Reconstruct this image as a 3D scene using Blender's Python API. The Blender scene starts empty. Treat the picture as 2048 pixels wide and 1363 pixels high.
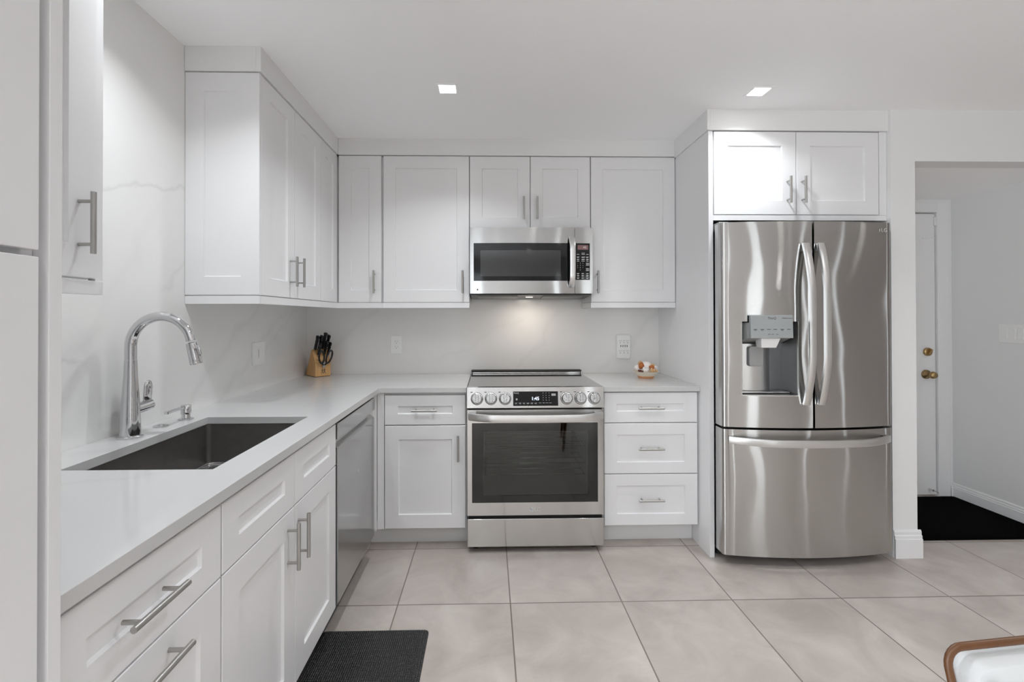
import bpy, bmesh, math, random
from mathutils import Vector, Matrix
random.seed(7)
S = bpy.context.scene
COL = S.collection

# ------------------------------------------------------------------ camera
CAM = dict(X=1.2560, Y=-3.2676, Z=1.3043, yaw=-0.0223, pitch=0.0060, roll=-0.0018, f=936.52, cx=998.48, cy=627.02)
def make_camera(k):
    c, s = math.cos(k['yaw']), math.sin(k['yaw'])
    r, fw, up = Vector((c, s, 0)), Vector((-s, c, 0)), Vector((0, 0, 1))
    cp, sp = math.cos(k['pitch']), math.sin(k['pitch'])
    fw, up = cp*fw + sp*up, -sp*fw + cp*up
    cr, sr = math.cos(k['roll']), math.sin(k['roll'])
    r, up = cr*r + sr*up, -sr*r + cr*up
    cd = bpy.data.cameras.new('camera')
    cd.sensor_fit = 'HORIZONTAL'; cd.sensor_width = 36.0
    cd.lens = k['f']/2048*36.0
    cd.shift_x = (1024 - k['cx'])/2048
    cd.shift_y = (k['cy'] - 681.5)/2048
    cd.clip_start = 0.02; cd.clip_end = 60
    o = bpy.data.objects.new('camera', cd)
    m = Matrix((( r.x, up.x, -fw.x, k['X']), (r.y, up.y, -fw.y, k['Y']), (r.z, up.z, -fw.z, k['Z']), (0, 0, 0, 1)))
    o.matrix_world = m
    COL.objects.link(o); S.camera = o
make_camera(CAM)

# ------------------------------------------------------------------ view, world
S.view_settings.view_transform = 'Standard'
S.view_settings.look = 'None'
S.view_settings.gamma = 1.0
S.view_settings.use_curve_mapping = False
S.view_settings.exposure = 0.23
W = bpy.data.worlds.new('world'); S.world = W; W.use_nodes = True
W.node_tree.nodes['Background'].inputs[0].default_value = (0.9, 0.95, 1.0, 1)
W.node_tree.nodes['Background'].inputs[1].default_value = 0.3
S.cycles.max_bounces = 12
S.cycles.diffuse_bounces = 8
S.cycles.sample_clamp_indirect = 4.0
S.cycles.caustics_reflective = False
S.cycles.caustics_refractive = False

# light levels
DOWNLIGHT_W = 6.4
DOWNLIGHT_GLOW = 14.0
ADDED_WINDOW_GLOW = 1.5
SIDE_FILL_GLOW = 5.0
COOK_W = 0.9
H = 2.4253          # ceiling height
HH = 2.145          # hallway ceiling
XL, XR, YB, YR = 0.0, 5.6, 0.0, -6.4     # room

# ------------------------------------------------------------------ materials
def new_mat(name):
    m = bpy.data.materials.new(name); m.use_nodes = True
    nt = m.node_tree; b = nt.nodes['Principled BSDF']
    return m, nt, b
def mat(name, col, rough=0.5, metal=0.0, spec=0.5, noise=0.0, nscale=6.0, bump=0.0, bscale=60.0, stretch=(1, 1, 1), aniso=0.0, coat=0.0):
    m, nt, b = new_mat(name)
    b.inputs['Base Color'].default_value = (*col, 1)
    b.inputs['Roughness'].default_value = rough
    b.inputs['Metallic'].default_value = metal
    b.inputs['Specular IOR Level'].default_value = spec
    if aniso: b.inputs['Anisotropic'].default_value = aniso
    if coat: b.inputs['Coat Weight'].default_value = coat; b.inputs['Coat Roughness'].default_value = 0.05
    tc = nt.nodes.new('ShaderNodeTexCoord'); mp = nt.nodes.new('ShaderNodeMapping')
    mp.inputs['Scale'].default_value = stretch
    nt.links.new(tc.outputs['Object'], mp.inputs['Vector'])
    n = nt.nodes.new('ShaderNodeTexNoise'); n.inputs['Scale'].default_value = nscale; n.inputs['Detail'].default_value = 3
    nt.links.new(mp.outputs[0], n.inputs['Vector'])
    cr = nt.nodes.new('ShaderNodeMix'); cr.data_type = 'RGBA'
    k = max(noise, 0.01)
    cr.inputs[6].default_value = (*[c*(1-k) for c in col], 1)
    cr.inputs[7].default_value = (*[min(1, c*(1+k)) for c in col], 1)
    nt.links.new(n.outputs['Fac'], cr.inputs[0]); nt.links.new(cr.outputs[2], b.inputs['Base Color'])
    if bump:
        n2 = nt.nodes.new('ShaderNodeTexNoise'); n2.inputs['Scale'].default_value = bscale; n2.inputs['Detail'].default_value = 2
        nt.links.new(mp.outputs[0], n2.inputs['Vector'])
        bp = nt.nodes.new('ShaderNodeBump'); bp.inputs['Strength'].default_value = bump; bp.inputs['Distance'].default_value = 0.01
        nt.links.new(n2.outputs['Fac'], bp.inputs['Height']); nt.links.new(bp.outputs[0], b.inputs['Normal'])
    return m
def emit(name, col, strength):
    m, nt, b = new_mat(name)
    b.inputs['Base Color'].default_value = (*col, 1)
    b.inputs['Emission Color'].default_value = (*col, 1)
    b.inputs['Emission Strength'].default_value = strength
    return m
def math_node(nt, op, a, b=None, c=None):
    n = nt.nodes.new('ShaderNodeMath'); n.operation = op
    for i, v in enumerate((a, b, c)):
        if v is None: continue
        if isinstance(v, (int, float)): n.inputs[i].default_value = v
        else: nt.links.new(v, n.inputs[i])
    return n.outputs[0]
def marble(name, base, axes, veins, rough, cloud=0.03):
    """veined white slab; veins = (a0,b0,a1,b1,width,strength) in the slab's own plane"""
    m, nt, b = new_mat(name)
    tc = nt.nodes.new('ShaderNodeTexCoord'); sx = nt.nodes.new('ShaderNodeSeparateXYZ')
    nt.links.new(tc.outputs['Object'], sx.inputs[0])
    A, B = sx.outputs['XYZ'.index(axes[0])], sx.outputs['XYZ'.index(axes[1])]
    n = nt.nodes.new('ShaderNodeTexNoise'); n.inputs['Scale'].default_value = 5.0; n.inputs['Detail'].default_value = 5
    nt.links.new(tc.outputs['Object'], n.inputs['Vector'])
    n3 = nt.nodes.new('ShaderNodeTexNoise'); n3.inputs['Scale'].default_value = 1.6; n3.inputs['Detail'].default_value = 4
    nt.links.new(tc.outputs['Object'], n3.inputs['Vector'])
    warp = math_node(nt, 'MULTIPLY', math_node(nt, 'SUBTRACT', n.outputs['Fac'], 0.5), 0.20)
    total = math_node(nt, 'MULTIPLY', math_node(nt, 'SUBTRACT', n3.outputs['Fac'], 0.45), cloud*4)
    total = math_node(nt, 'MAXIMUM', total, 0.0)
    for (a0, b0, a1, b1, w, st) in veins:
        L = math.hypot(a1-a0, b1-b0); dx, dy = (a1-a0)/L, (b1-b0)/L
        da, db = math_node(nt, 'SUBTRACT', A, a0), math_node(nt, 'SUBTRACT', B, b0)
        t = math_node(nt, 'MULTIPLY_ADD', da, dx/L, math_node(nt, 'MULTIPLY', db, dy/L))
        d = math_node(nt, 'MULTIPLY_ADD', da, -dy, math_node(nt, 'MULTIPLY', db, dx))
        d = math_node(nt, 'ABSOLUTE', math_node(nt, 'ADD', d, warp))
        v = math_node(nt, 'SUBTRACT', 1.0, math_node(nt, 'DIVIDE', d, w)); v = math_node(nt, 'MAXIMUM', v, 0.0)
        v = math_node(nt, 'POWER', v, 1.5)
        e = math_node(nt, 'MULTIPLY', math_node(nt, 'SUBTRACT', 0.58, math_node(nt, 'ABSOLUTE', math_node(nt, 'SUBTRACT', t, 0.5))), 8.0)
        e = math_node(nt, 'MINIMUM', math_node(nt, 'MAXIMUM', e, 0.0), 1.0)
        total = math_node(nt, 'ADD', total, math_node(nt, 'MULTIPLY', math_node(nt, 'MULTIPLY', v, e), st*0.55))
    mx = nt.nodes.new('ShaderNodeMix'); mx.data_type = 'RGBA'
    mx.inputs[6].default_value = (*base, 1); mx.inputs[7].default_value = (0.33, 0.32, 0.31, 1)
    nt.links.new(total, mx.inputs[0]); nt.links.new(mx.outputs[2], b.inputs['Base Color'])
    b.inputs['Roughness'].default_value = rough
    return m

M = {}
M['cab'] = mat('cabinet_white', (0.79, 0.79, 0.795), 0.27)
M['wall'] = mat('wall_paint', (0.79, 0.79, 0.785), 0.65, bump=0.02, bscale=180)
M['ceil'] = mat('ceiling_paint', (0.96, 0.96, 0.965), 0.8)
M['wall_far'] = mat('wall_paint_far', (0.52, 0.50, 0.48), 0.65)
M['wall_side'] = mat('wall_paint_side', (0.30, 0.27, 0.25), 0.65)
M['trim'] = mat('trim_paint', (0.80, 0.80, 0.80), 0.4)
M['plastic'] = mat('white_plastic', (0.84, 0.84, 0.83), 0.35)
M['slot'] = mat('dark_slot', (0.03, 0.03, 0.03), 0.6)
M['nickel'] = mat('brushed_nickel', (0.46, 0.45, 0.43), 0.32, 1.0)
M['chrome'] = mat('chrome', (0.66, 0.66, 0.67), 0.05, 1.0)
def brushed(name, col, rough, smear, wave, wscale):
    """horizontally brushed sheet: the fine grain scatters reflections up and down, the sheet itself is slightly wavy"""
    m, nt, b = new_mat(name)
    b.inputs['Metallic'].default_value = 1.0; b.inputs['Roughness'].default_value = rough
    tc = nt.nodes.new('ShaderNodeTexCoord'); mp = nt.nodes.new('ShaderNodeMapping'); mp.inputs['Scale'].default_value = (1.2, 1.2, 0.8)
    nt.links.new(tc.outputs['Object'], mp.inputs['Vector'])
    n = nt.nodes.new('ShaderNodeTexNoise'); n.inputs['Scale'].default_value = wscale; n.inputs['Detail'].default_value = 1.5
    nt.links.new(mp.outputs[0], n.inputs['Vector'])
    g = nt.nodes.new('ShaderNodeMapping'); g.inputs['Scale'].default_value = (40, 40, 9000); nt.links.new(tc.outputs['Object'], g.inputs['Vector'])
    w = nt.nodes.new('ShaderNodeTexWhiteNoise'); nt.links.new(g.outputs[0], w.inputs['Vector'])
    sc = nt.nodes.new('ShaderNodeSeparateColor'); nt.links.new(w.outputs['Color'], sc.inputs[0])
    tri = math_node(nt, 'SUBTRACT', math_node(nt, 'ADD', sc.outputs[0], sc.outputs[1]), 1.0)
    cv = nt.nodes.new('ShaderNodeCombineXYZ')
    nt.links.new(math_node(nt, 'MULTIPLY', math_node(nt, 'SUBTRACT', n.outputs['Fac'], 0.5), wave), cv.inputs[0])
    nt.links.new(math_node(nt, 'MULTIPLY', tri, smear), cv.inputs[2])
    ge = nt.nodes.new('ShaderNodeNewGeometry')
    ad = nt.nodes.new('ShaderNodeVectorMath'); ad.operation = 'ADD'; nt.links.new(ge.outputs['Normal'], ad.inputs[0]); nt.links.new(cv.outputs[0], ad.inputs[1])
    no = nt.nodes.new('ShaderNodeVectorMath'); no.operation = 'NORMALIZE'; nt.links.new(ad.outputs[0], no.inputs[0])
    nt.links.new(no.outputs[0], b.inputs['Normal'])
    mx = nt.nodes.new('ShaderNodeMix'); mx.data_type = 'RGBA'
    mx.inputs[6].default_value = (*[c*0.97 for c in col], 1); mx.inputs[7].default_value = (*[min(1, c*1.03) for c in col], 1)
    nt.links.new(n.outputs['Fac'], mx.inputs[0]); nt.links.new(mx.outputs[2], b.inputs['Base Color'])
    return m
M['steel'] = brushed('stainless_steel', (0.56, 0.555, 0.545), 0.06, 0.30, 0.11, 2.6)
M['steel_h'] = brushed('stainless_steel_flat', (0.60, 0.595, 0.585), 0.07, 0.22, 0.05, 2.6)
M['steel_m'] = brushed('stainless_steel_microwave', (0.46, 0.457, 0.45), 0.07, 0.16, 0.04, 2.6)
M['filter'] = mat('filter_metal', (0.22, 0.22, 0.215), 0.35, 0.9)
M['panelgrey'] = mat('dispenser_panel_grey', (0.36, 0.38, 0.375), 0.22)
M['satin'] = mat('satin_handle_metal', (0.76, 0.76, 0.75), 0.30, 1.0)
M['knobmetal'] = mat('knob_metal', (0.56, 0.56, 0.56), 0.16, 1.0, bump=0.25, bscale=160)
M['dwsteel'] = mat('dishwasher_steel', (0.50, 0.50, 0.495), 0.17, 1.0)
M['sinksteel'] = mat('sink_steel', (0.27, 0.26, 0.25), 0.34, 0.85, noise=0.12, nscale=30)
M['black'] = mat('black_gloss', (0.008, 0.008, 0.009), 0.06, spec=0.35)
M['cooktop'] = mat('cooktop_glass', (0.02, 0.019, 0.018), 0.12, spec=1.0, coat=1.0)
M['blackmatte'] = mat('black_plastic', (0.015, 0.015, 0.015), 0.5)
M['greyplastic'] = mat('grey_plastic', (0.36, 0.36, 0.355), 0.35)
M['darkgrey'] = mat('dark_grey_plastic', (0.08, 0.08, 0.08), 0.35)
M['silver'] = mat('silver_print', (0.62, 0.62, 0.62), 0.4)
M['print'] = mat('dark_print', (0.06, 0.06, 0.06), 0.5)
M['keytext'] = mat('key_print', (0.75, 0.75, 0.75), 0.5)
M['digits'] = emit('clock_digits', (0.75, 0.85, 1.0), 1.6)
M['mwdisp'] = emit('microwave_display', (0.16, 0.085, 0.085), 0.4)
M['lamp'] = emit('lamp_panel', (1.0, 0.98, 0.95), DOWNLIGHT_GLOW)
M['cooklamp'] = emit('cooktop_lamp', (1.0, 0.86, 0.70), 1.2)
M['patio'] = emit('patio_daylight', (0.90, 0.965, 1.03), SIDE_FILL_GLOW)  # glow of the unseen window added on the left side
M['pane'] = emit('daylight_pane', (0.92, 0.97, 1.0), ADDED_WINDOW_GLOW)  # glow of the unseen windows added at the rear and right
M['wood'] = mat('chair_wood', (0.105, 0.040, 0.011), 0.38, noise=0.35, nscale=8, stretch=(1, 6, 6))
M['darkwood'] = mat('chair_leg_wood', (0.12, 0.05, 0.02), 0.35, noise=0.3, nscale=8)
M['leather'] = mat('white_leather', (0.54, 0.545, 0.54), 0.5, bump=0.05, bscale=120)
M['blockwood'] = mat('block_wood', (0.62, 0.36, 0.15), 0.4, noise=0.18, nscale=14, stretch=(4, 4, 0.6))
M['brass'] = mat('aged_brass', (0.42, 0.29, 0.14), 0.3, 1.0, noise=0.2, nscale=40)
M['toekick'] = mat('toe_kick', (0.72, 0.72, 0.715), 0.45)
M['rug'] = mat('black_rug', (0.0035, 0.0035, 0.0035), 0.95, spec=0.02, noise=0.6, nscale=90, bump=0.6, bscale=300)
M['ceramic'] = mat('cream_ceramic', (0.80, 0.72, 0.60), 0.3)
M['glaze'] = mat('orange_glaze', (0.72, 0.36, 0.16), 0.3)
M['shell'] = mat('shell', (0.84, 0.80, 0.76), 0.5, noise=0.1, nscale=60)
M['tan'] = mat('tan_shell', (0.66, 0.42, 0.22), 0.5, noise=0.3, nscale=50)
M['rust'] = mat('rust_pod', (0.48, 0.14, 0.03), 0.5, noise=0.35, nscale=60)
M['darkpod'] = mat('dark_pod', (0.10, 0.025, 0.018), 0.45, noise=0.3, nscale=60)
M['ovencavity'] = mat('oven_cavity', (0.66, 0.67, 0.66), 0.45)
M['ovenborder'] = mat('oven_border', (0.004, 0.004, 0.004), 0.8, spec=0.0)

def oven_glass(name, tint, refl):
    m, nt, b = new_mat(name)
    out = nt.nodes['Material Output']
    t = nt.nodes.new('ShaderNodeBsdfTransparent'); t.inputs[0].default_value = (*tint, 1)
    g = nt.nodes.new('ShaderNodeBsdfGlossy'); g.inputs['Roughness'].default_value = 0.02; g.inputs[0].default_value = (1, 1, 1, 1)
    f = nt.nodes.new('ShaderNodeFresnel'); f.inputs[0].default_value = 1.6
    mx = nt.nodes.new('ShaderNodeMixShader')
    nt.links.new(math_node(nt, 'MULTIPLY_ADD', f.outputs[0], 0.85, refl), mx.inputs[0])
    nt.links.new(t.outputs[0], mx.inputs[1]); nt.links.new(g.outputs[0], mx.inputs[2]); nt.links.new(mx.outputs[0], out.inputs[0])
    return m
M['ovenglass'] = oven_glass('oven_glass', (0.60, 0.61, 0.60), 0.0)

# marble slabs (left wall: y,z ; back wall: x,z ; counter: x,y)
M['marble_left'] = marble('marble_left_wall', (0.80, 0.795, 0.785), 'YZ', [
    (-2.07, 1.70, -1.28, 1.83, 0.016, 0.34), (-1.42, 1.40, -1.25, 1.66, 0.02, 0.22), (-1.30, 0.95, -0.55, 1.44, 0.045, 0.20),
    (-1.05, 0.93, -0.33, 1.35, 0.035, 0.18), (-0.75, 1.02, -0.1, 1.42, 0.03, 0.14), (-2.25, 1.12, -1.80, 1.17, 0.012, 0.36), (-2.25, 0.95, -1.72, 1.26, 0.05, 0.16),
    (-1.9, 1.05, -1.3, 1.95, 0.05, 0.08)], 0.11)
M['marble_back'] = marble('marble_back_wall', (0.80, 0.79, 0.775), 'XZ', [
    (0.05, 1.0, 0.5, 1.40, 0.03, 0.16), (1.45, 0.92, 1.75, 1.34, 0.03, 0.14), (2.05, 0.92, 2.45, 1.35, 0.05, 0.16), (0.9, 1.0, 1.5, 1.30, 0.03, 0.10)], 0.16)
M['marble_top'] = marble('quartz_counter', (0.58, 0.58, 0.575), 'XY', [
    (0.10, -2.30, 0.45, -2.02, 0.03, 0.18), (0.05, -0.95, 0.60, -0.35, 0.03, 0.18), (0.3, -0.5, 1.1, -0.15, 0.02, 0.12), (0.45, -1.2, 0.62, -0.75, 0.012, 0.10), (2.0, -0.6, 2.4, -0.2, 0.02, 0.16)], 0.10, 0.015)

def floor_mat():
    m, nt, b = new_mat('floor_tile')
    tc = nt.nodes.new('ShaderNodeTexCoord'); sx = nt.nodes.new('ShaderNodeSeparateXYZ')
    nt.links.new(tc.outputs['Object'], sx.inputs[0])
    P, G = 0.5105, 0.0058
    def line(o, off):
        u = math_node(nt, 'DIVIDE', math_node(nt, 'SUBTRACT', o, off), P)
        fr = math_node(nt, 'FRACT', u); fr = math_node(nt, 'ABSOLUTE', math_node(nt, 'SUBTRACT', fr, 0.5))
        return math_node(nt, 'GREATER_THAN', fr, 0.5 - G/P/2), math_node(nt, 'FLOOR', u)
    lx, ix = line(sx.outputs[0], 1.352); ly, iy = line(sx.outputs[1], -1.130)
    grout = math_node(nt, 'MAXIMUM', lx, ly)
    wn = nt.nodes.new('ShaderNodeTexWhiteNoise'); cm = nt.nodes.new('ShaderNodeCombineXYZ')
    nt.links.new(ix, cm.inputs[0]); nt.links.new(iy, cm.inputs[1]); nt.links.new(cm.outputs[0], wn.inputs['Vector'])
    ad = nt.nodes.new('ShaderNodeVectorMath'); ad.operation = 'MULTIPLY_ADD'
    nt.links.new(wn.outputs['Color'], ad.inputs[0]); ad.inputs[1].default_value = (7, 7, 7); nt.links.new(tc.outputs['Object'], ad.inputs[2])
    n = nt.nodes.new('ShaderNodeTexNoise'); n.inputs['Scale'].default_value = 4.2; n.inputs['Detail'].default_value = 6; n.inputs['Roughness'].default_value = 0.6
    n.inputs['Distortion'].default_value = 0.6
    nt.links.new(ad.outputs[0], n.inputs['Vector'])
    r = nt.nodes.new('ShaderNodeValToRGB')
    e = r.color_ramp.elements
    e[0].position = 0.30; e[0].color = (0.400, 0.348, 0.312, 1)
    e[1].position = 0.72; e[1].color = (0.565, 0.515, 0.470, 1)
    nt.links.new(n.outputs['Fac'], r.inputs[0])
    mx = nt.nodes.new('ShaderNodeMix'); mx.data_type = 'RGBA'; mx.inputs[7].default_value = (0.20, 0.165, 0.14, 1)
    nt.links.new(grout, mx.inputs[0]); nt.links.new(r.outputs[0], mx.inputs[6]); nt.links.new(mx.outputs[2], b.inputs['Base Color'])
    b.inputs['Roughness'].default_value = 0.28
    bp = nt.nodes.new('ShaderNodeBump'); bp.inputs['Strength'].default_value = 0.3; bp.inputs['Distance'].default_value = 0.002; bp.invert = True
    nt.links.new(grout, bp.inputs['Height']); nt.links.new(bp.outputs[0], b.inputs['Normal'])
    return m
M['floor'] = floor_mat()

def mat_rubber():
    m, nt, b = new_mat('rubber_mat')
    b.inputs['Base Color'].default_value = (0.015, 0.0145, 0.014, 1); b.inputs['Roughness'].default_value = 0.42
    tc = nt.nodes.new('ShaderNodeTexCoord'); sx = nt.nodes.new('ShaderNodeSeparateXYZ'); nt.links.new(tc.outputs['Object'], sx.inputs[0])
    k = 2*math.pi/0.016
    a = math_node(nt, 'SINE', math_node(nt, 'MULTIPLY', math_node(nt, 'ADD', sx.outputs[0], sx.outputs[1]), k))
    c = math_node(nt, 'SINE', math_node(nt, 'MULTIPLY', math_node(nt, 'SUBTRACT', sx.outputs[0], sx.outputs[1]), k))
    h = math_node(nt, 'MULTIPLY', a, c)
    bp = nt.nodes.new('ShaderNodeBump'); bp.inputs['Strength'].default_value = 0.7; bp.inputs['Distance'].default_value = 0.003
    nt.links.new(h, bp.inputs['Height']); nt.links.new(bp.outputs[0], b.inputs['Normal'])
    return m
M['rubber'] = mat_rubber()

# ------------------------------------------------------------------ mesh helpers
class MB:
    def __init__(s): s.bm = bmesh.new()
    def box(s, x0, x1, y0, y1, z0, z1):
        v = [s.bm.verts.new(p) for p in ((x0,y0,z0),(x1,y0,z0),(x1,y1,z0),(x0,y1,z0),(x0,y0,z1),(x1,y0,z1),(x1,y1,z1),(x0,y1,z1))]
        for f in ((3,2,1,0),(4,5,6,7),(0,1,5,4),(1,2,6,5),(2,3,7,6),(3,0,4,7)): s.bm.faces.new([v[i] for i in f])
        return s
    def ring_loft(s, rings, cap0=True, cap1=True, closed=False):
        R = [[s.bm.verts.new(p) for p in r] for r in rings]
        n = len(R[0])
        pairs = list(zip(R[:-1], R[1:])) + ([(R[-1], R[0])] if closed else [])
        for a, b in pairs:
            for i in range(n):
                f = [a[i], a[(i+1) % n], b[(i+1) % n], b[i]]
                s.bm.faces.new(f)
        if not closed:
            if cap0: s.bm.faces.new(R[0][::-1])
            if cap1: s.bm.faces.new(R[-1])
        return s
    def cyl(s, p0, p1, r0, r1=None, n=20):
        r1 = r0 if r1 is None else r1
        return s.tube([p0, p1], [r0, r1], n)
    def tube(s, pts, rad, n=12, squash=None):
        pts = [Vector(p) for p in pts]; rings = []
        if not hasattr(rad, '__len__'): rad = [rad]*len(pts)
        t0 = (pts[1]-pts[0]).normalized()
        u = t0.orthogonal().normalized() if squash is None else Vector(squash[0]).normalized()
        for i, p in enumerate(pts):
            t = (pts[min(i+1, len(pts)-1)] - pts[max(i-1, 0)]).normalized()
            u = (u - t*u.dot(t)).normalized(); w = t.cross(u)
            ku, kw = (1, 1) if squash is None else squash[1]
            rings.append([p + (u*math.cos(2*math.pi*k/n)*ku + w*math.sin(2*math.pi*k/n)*kw)*rad[i] for k in range(n)])
        return s.ring_loft(rings)
    def bar(s, pts, wdir, w, d):
        """flat strip with rectangular section following pts; wdir = width direction"""
        pts = [Vector(p) for p in pts]; wv = Vector(wdir).normalized(); rings = []
        for i, p in enumerate(pts):
            t = (pts[min(i+1, len(pts)-1)] - pts[max(i-1, 0)]).normalized()
            nn = t.cross(wv).normalized(); ww = nn.cross(t).normalized()
            a, b2 = ww*w/2, nn*d/2; c = 0.25
            rings.append([p + a*(1-c) + b2, p + a + b2*(1-c), p + a - b2*(1-c), p + a*(1-c) - b2, p - a*(1-c) - b2, p - a - b2*(1-c), p - a + b2*(1-c), p - a*(1-c) + b2])
        return s.ring_loft(rings)
    def lathe(s, prof, c=(0, 0, 0), axis='z', n=28):
        rings = []
        for r, h in prof:
            ring = []
            for k in range(n):
                a = 2*math.pi*k/n; p, q = r*math.cos(a), r*math.sin(a)
                v = {'z': (p, q, h), 'y': (p, h, -q), 'x': (h, p, q)}[axis]
                ring.append((c[0]+v[0], c[1]+v[1], c[2]+v[2]))
            rings.append(ring)
        return s.ring_loft(rings)
    def prism(s, pts2, axis, a0, a1):
        def P(u, v, w): return {'x': (w, u, v), 'y': (u, w, v), 'z': (u, v, w)}[axis]
        return s.ring_loft([[P(u, v, a0) for u, v in pts2], [P(u, v, a1) for u, v in pts2]])
    def cells(s, xs, ys, mask, z0, z1):
        V = {}
        def g(i, j, k):
            if (i, j, k) not in V: V[(i, j, k)] = s.bm.verts.new((xs[i], ys[j], (z0, z1)[k]))
            return V[(i, j, k)]
        nx, ny = len(xs)-1, len(ys)-1
        ok = lambda i, j: 0 <= i < nx and 0 <= j < ny and mask(i, j)
        for i in range(nx):
            for j in range(ny):
                if not ok(i, j): continue
                s.bm.faces.new([g(i,j,1), g(i+1,j,1), g(i+1,j+1,1), g(i,j+1,1)])
                s.bm.faces.new([g(i,j,0), g(i,j+1,0), g(i+1,j+1,0), g(i+1,j,0)])
                for (di, dj, a, b2) in ((-1,0,(i,j+1),(i,j)), (1,0,(i+1,j),(i+1,j+1)), (0,-1,(i,j),(i+1,j)), (0,1,(i+1,j+1),(i,j+1))):
                    if not ok(i+di, j+dj): s.bm.faces.new([g(*a,0), g(*b2,0), g(*b2,1), g(*a,1)])
        return s
    def sphere(s, c, r, sc=(1, 1, 1), n=14):
        m = Matrix.Translation(c) @ Matrix.Diagonal((r*sc[0], r*sc[1], r*sc[2], 1))
        bmesh.ops.create_uvsphere(s.bm, u_segments=n, v_segments=max(6, n//2), radius=1, matrix=m)
        return s
    def xf(s, m): bmesh.ops.transform(s.bm, matrix=m, verts=s.bm.verts); return s
    def out(s, name, m, parent=None, bevel=0.0, smooth=False, label=None, seg=2):
        bmesh.ops.recalc_face_normals(s.bm, faces=s.bm.faces)
        me = bpy.data.meshes.new(name); s.bm.to_mesh(me); s.bm.free()
        o = bpy.data.objects.new(name, me); COL.objects.link(o)
        me.materials.append(m if not isinstance(m, str) else M[m])
        if parent is not None: o.parent = parent
        if bevel:
            b = o.modifiers.new('bevel', 'BEVEL'); b.width = bevel; b.segments = seg; b.limit_method = 'ANGLE'; b.angle_limit = math.radians(40)
        if smooth:
            for p in me.polygons: p.use_smooth = True
            if smooth == 'auto':
                me.set_sharp_from_angle(angle=math.radians(38))
        if label: o['label'] = label
        return o
def thing(name, label, cat, loc=(0, 0, 0), rz=0.0, group=None):
    o = bpy.data.objects.new(name, None); COL.objects.link(o)
    o.location = loc; o.rotation_euler = (0, 0, rz); o.empty_display_size = 0.1
    o['label'] = label; o['category'] = cat
    if group: o['group'] = group
    return o
def tag(o, label, cat, group=None):
    o['label'] = label; o['category'] = cat
    if group: o['group'] = group
    return o
def struct(o, label=None, cat=None):
    o['kind'] = 'structure'
    if label: o['label'] = label
    if cat: o['category'] = cat
    return o
def lettering(name, body, size, at, m, parent, face='-y', align='CENTER', extrude=0.0002):
    cu = bpy.data.curves.new(name, 'FONT'); cu.body = body; cu.size = size; cu.align_x = align; cu.align_y = 'CENTER'; cu.extrude = extrude
    cu.resolution_u = 3
    t = bpy.data.objects.new(name, cu); COL.objects.link(t)
    me = bpy.data.meshes.new_from_object(t)
    COL.objects.unlink(t); bpy.data.objects.remove(t)
    r = Matrix.Rotation(math.pi/2, 4, 'X')
    if face == '+x': r = Matrix.Rotation(math.pi/2, 4, 'Z') @ r
    me.transform(Matrix.Translation(at) @ r)
    me.materials.clear(); me.materials.append(M[m])
    o = bpy.data.objects.new(name, me); COL.objects.link(o); o.parent = parent
    return o

# shaker front: local frame, x along the width, z up, front face at y=yf looking to -y
def shaker(x0, x1, z0, z1, yf=0.0, fw=0.076, fh=None, th=0.019, rec=0.008):
    fh = fw if fh is None else fh
    s = MB(); c = 0.0015
    def rect(ix, iz, y): return [(x0+ix, y, z0+iz), (x1-ix, y, z0+iz), (x1-ix, y, z1-iz), (x0+ix, y, z1-iz)]
    s.ring_loft([rect(0, 0, yf+th), rect(0, 0, yf+c), rect(c, c, yf), rect(fw, fh, yf), rect(fw+0.0035, fh+0.0035, yf+rec)])
    return s
def bar_pull(x, z, L, yf, vertical=True, off=0.034, r=0.006, cc=0.100):
    s = MB()
    a = Vector((0, 0, 1)) if vertical else Vector((1, 0, 0))
    c = Vector((x, yf-off, z))
    s.cyl(c-a*L/2, c+a*L/2, r, n=14)
    for k in (-1, 1):
        p = c + a*k*cc/2
        s.cyl(p, Vector((p.x, yf+0.0005, p.z)), r*0.72, n=10)
    return s
HL = 0.1435
def front(parent, name, x0, x1, z0, z1, yf, handle=None, fw=0.076, fh=None):
    """door or drawer front with an optional bar pull: handle=(x, z, vertical)"""
    d = shaker(x0, x1, z0, z1, yf, fw, fh).out(name, 'cab', parent)
    if handle: bar_pull(handle[0], handle[1], HL, yf, handle[2]).out('handle', 'nickel', d, smooth='auto', label='brushed nickel bar handle')
    return d

# ------------------------------------------------------------------ room shell
o = MB().box(-0.15, XR+0.15, YR-0.15, 0.25, -0.10, 0.0).out('floor', 'floor'); struct(o)
o = MB().box(-0.15, XR+0.15, YR-0.15, 0.15, H, H+0.1).out('ceiling', 'ceil'); struct(o)
o = MB().box(-0.12, 0.0, -3.27, 0.12, 0.0, H).out('wall_left', 'marble_left'); struct(o)
o = MB().box(0.0, 3.439, 0.0, 0.12, 0.0, H).out('wall_back', 'marble_back'); struct(o)
# pier between fridge and hallway, header over the hallway, wall right of it
XP0, XP1, YP, XH = 3.439, 3.575, -0.776, 4.612
o = MB().box(XP0, XP1, YP, 0.12, 0.0, H).out('wall_pier', 'wall'); struct(o)
o = MB().box(XP1, XH, YP, YP+0.11, HH, H).out('wall_header', 'wall'); struct(o)
o = MB().box(XH, XH+0.12, YP, 0.17, 0.0, H).out('wall_hall_right', 'wall'); struct(o)
o = MB().box(XH+0.12, XR+0.1, YP, YP+0.12, 0.0, H).out('wall_back_right', 'wall'); struct(o)
o = MB().box(XP1, XH, YP+0.11, 0.17, HH, HH+0.1).out('ceiling_hall', 'ceil'); struct(o)
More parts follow.
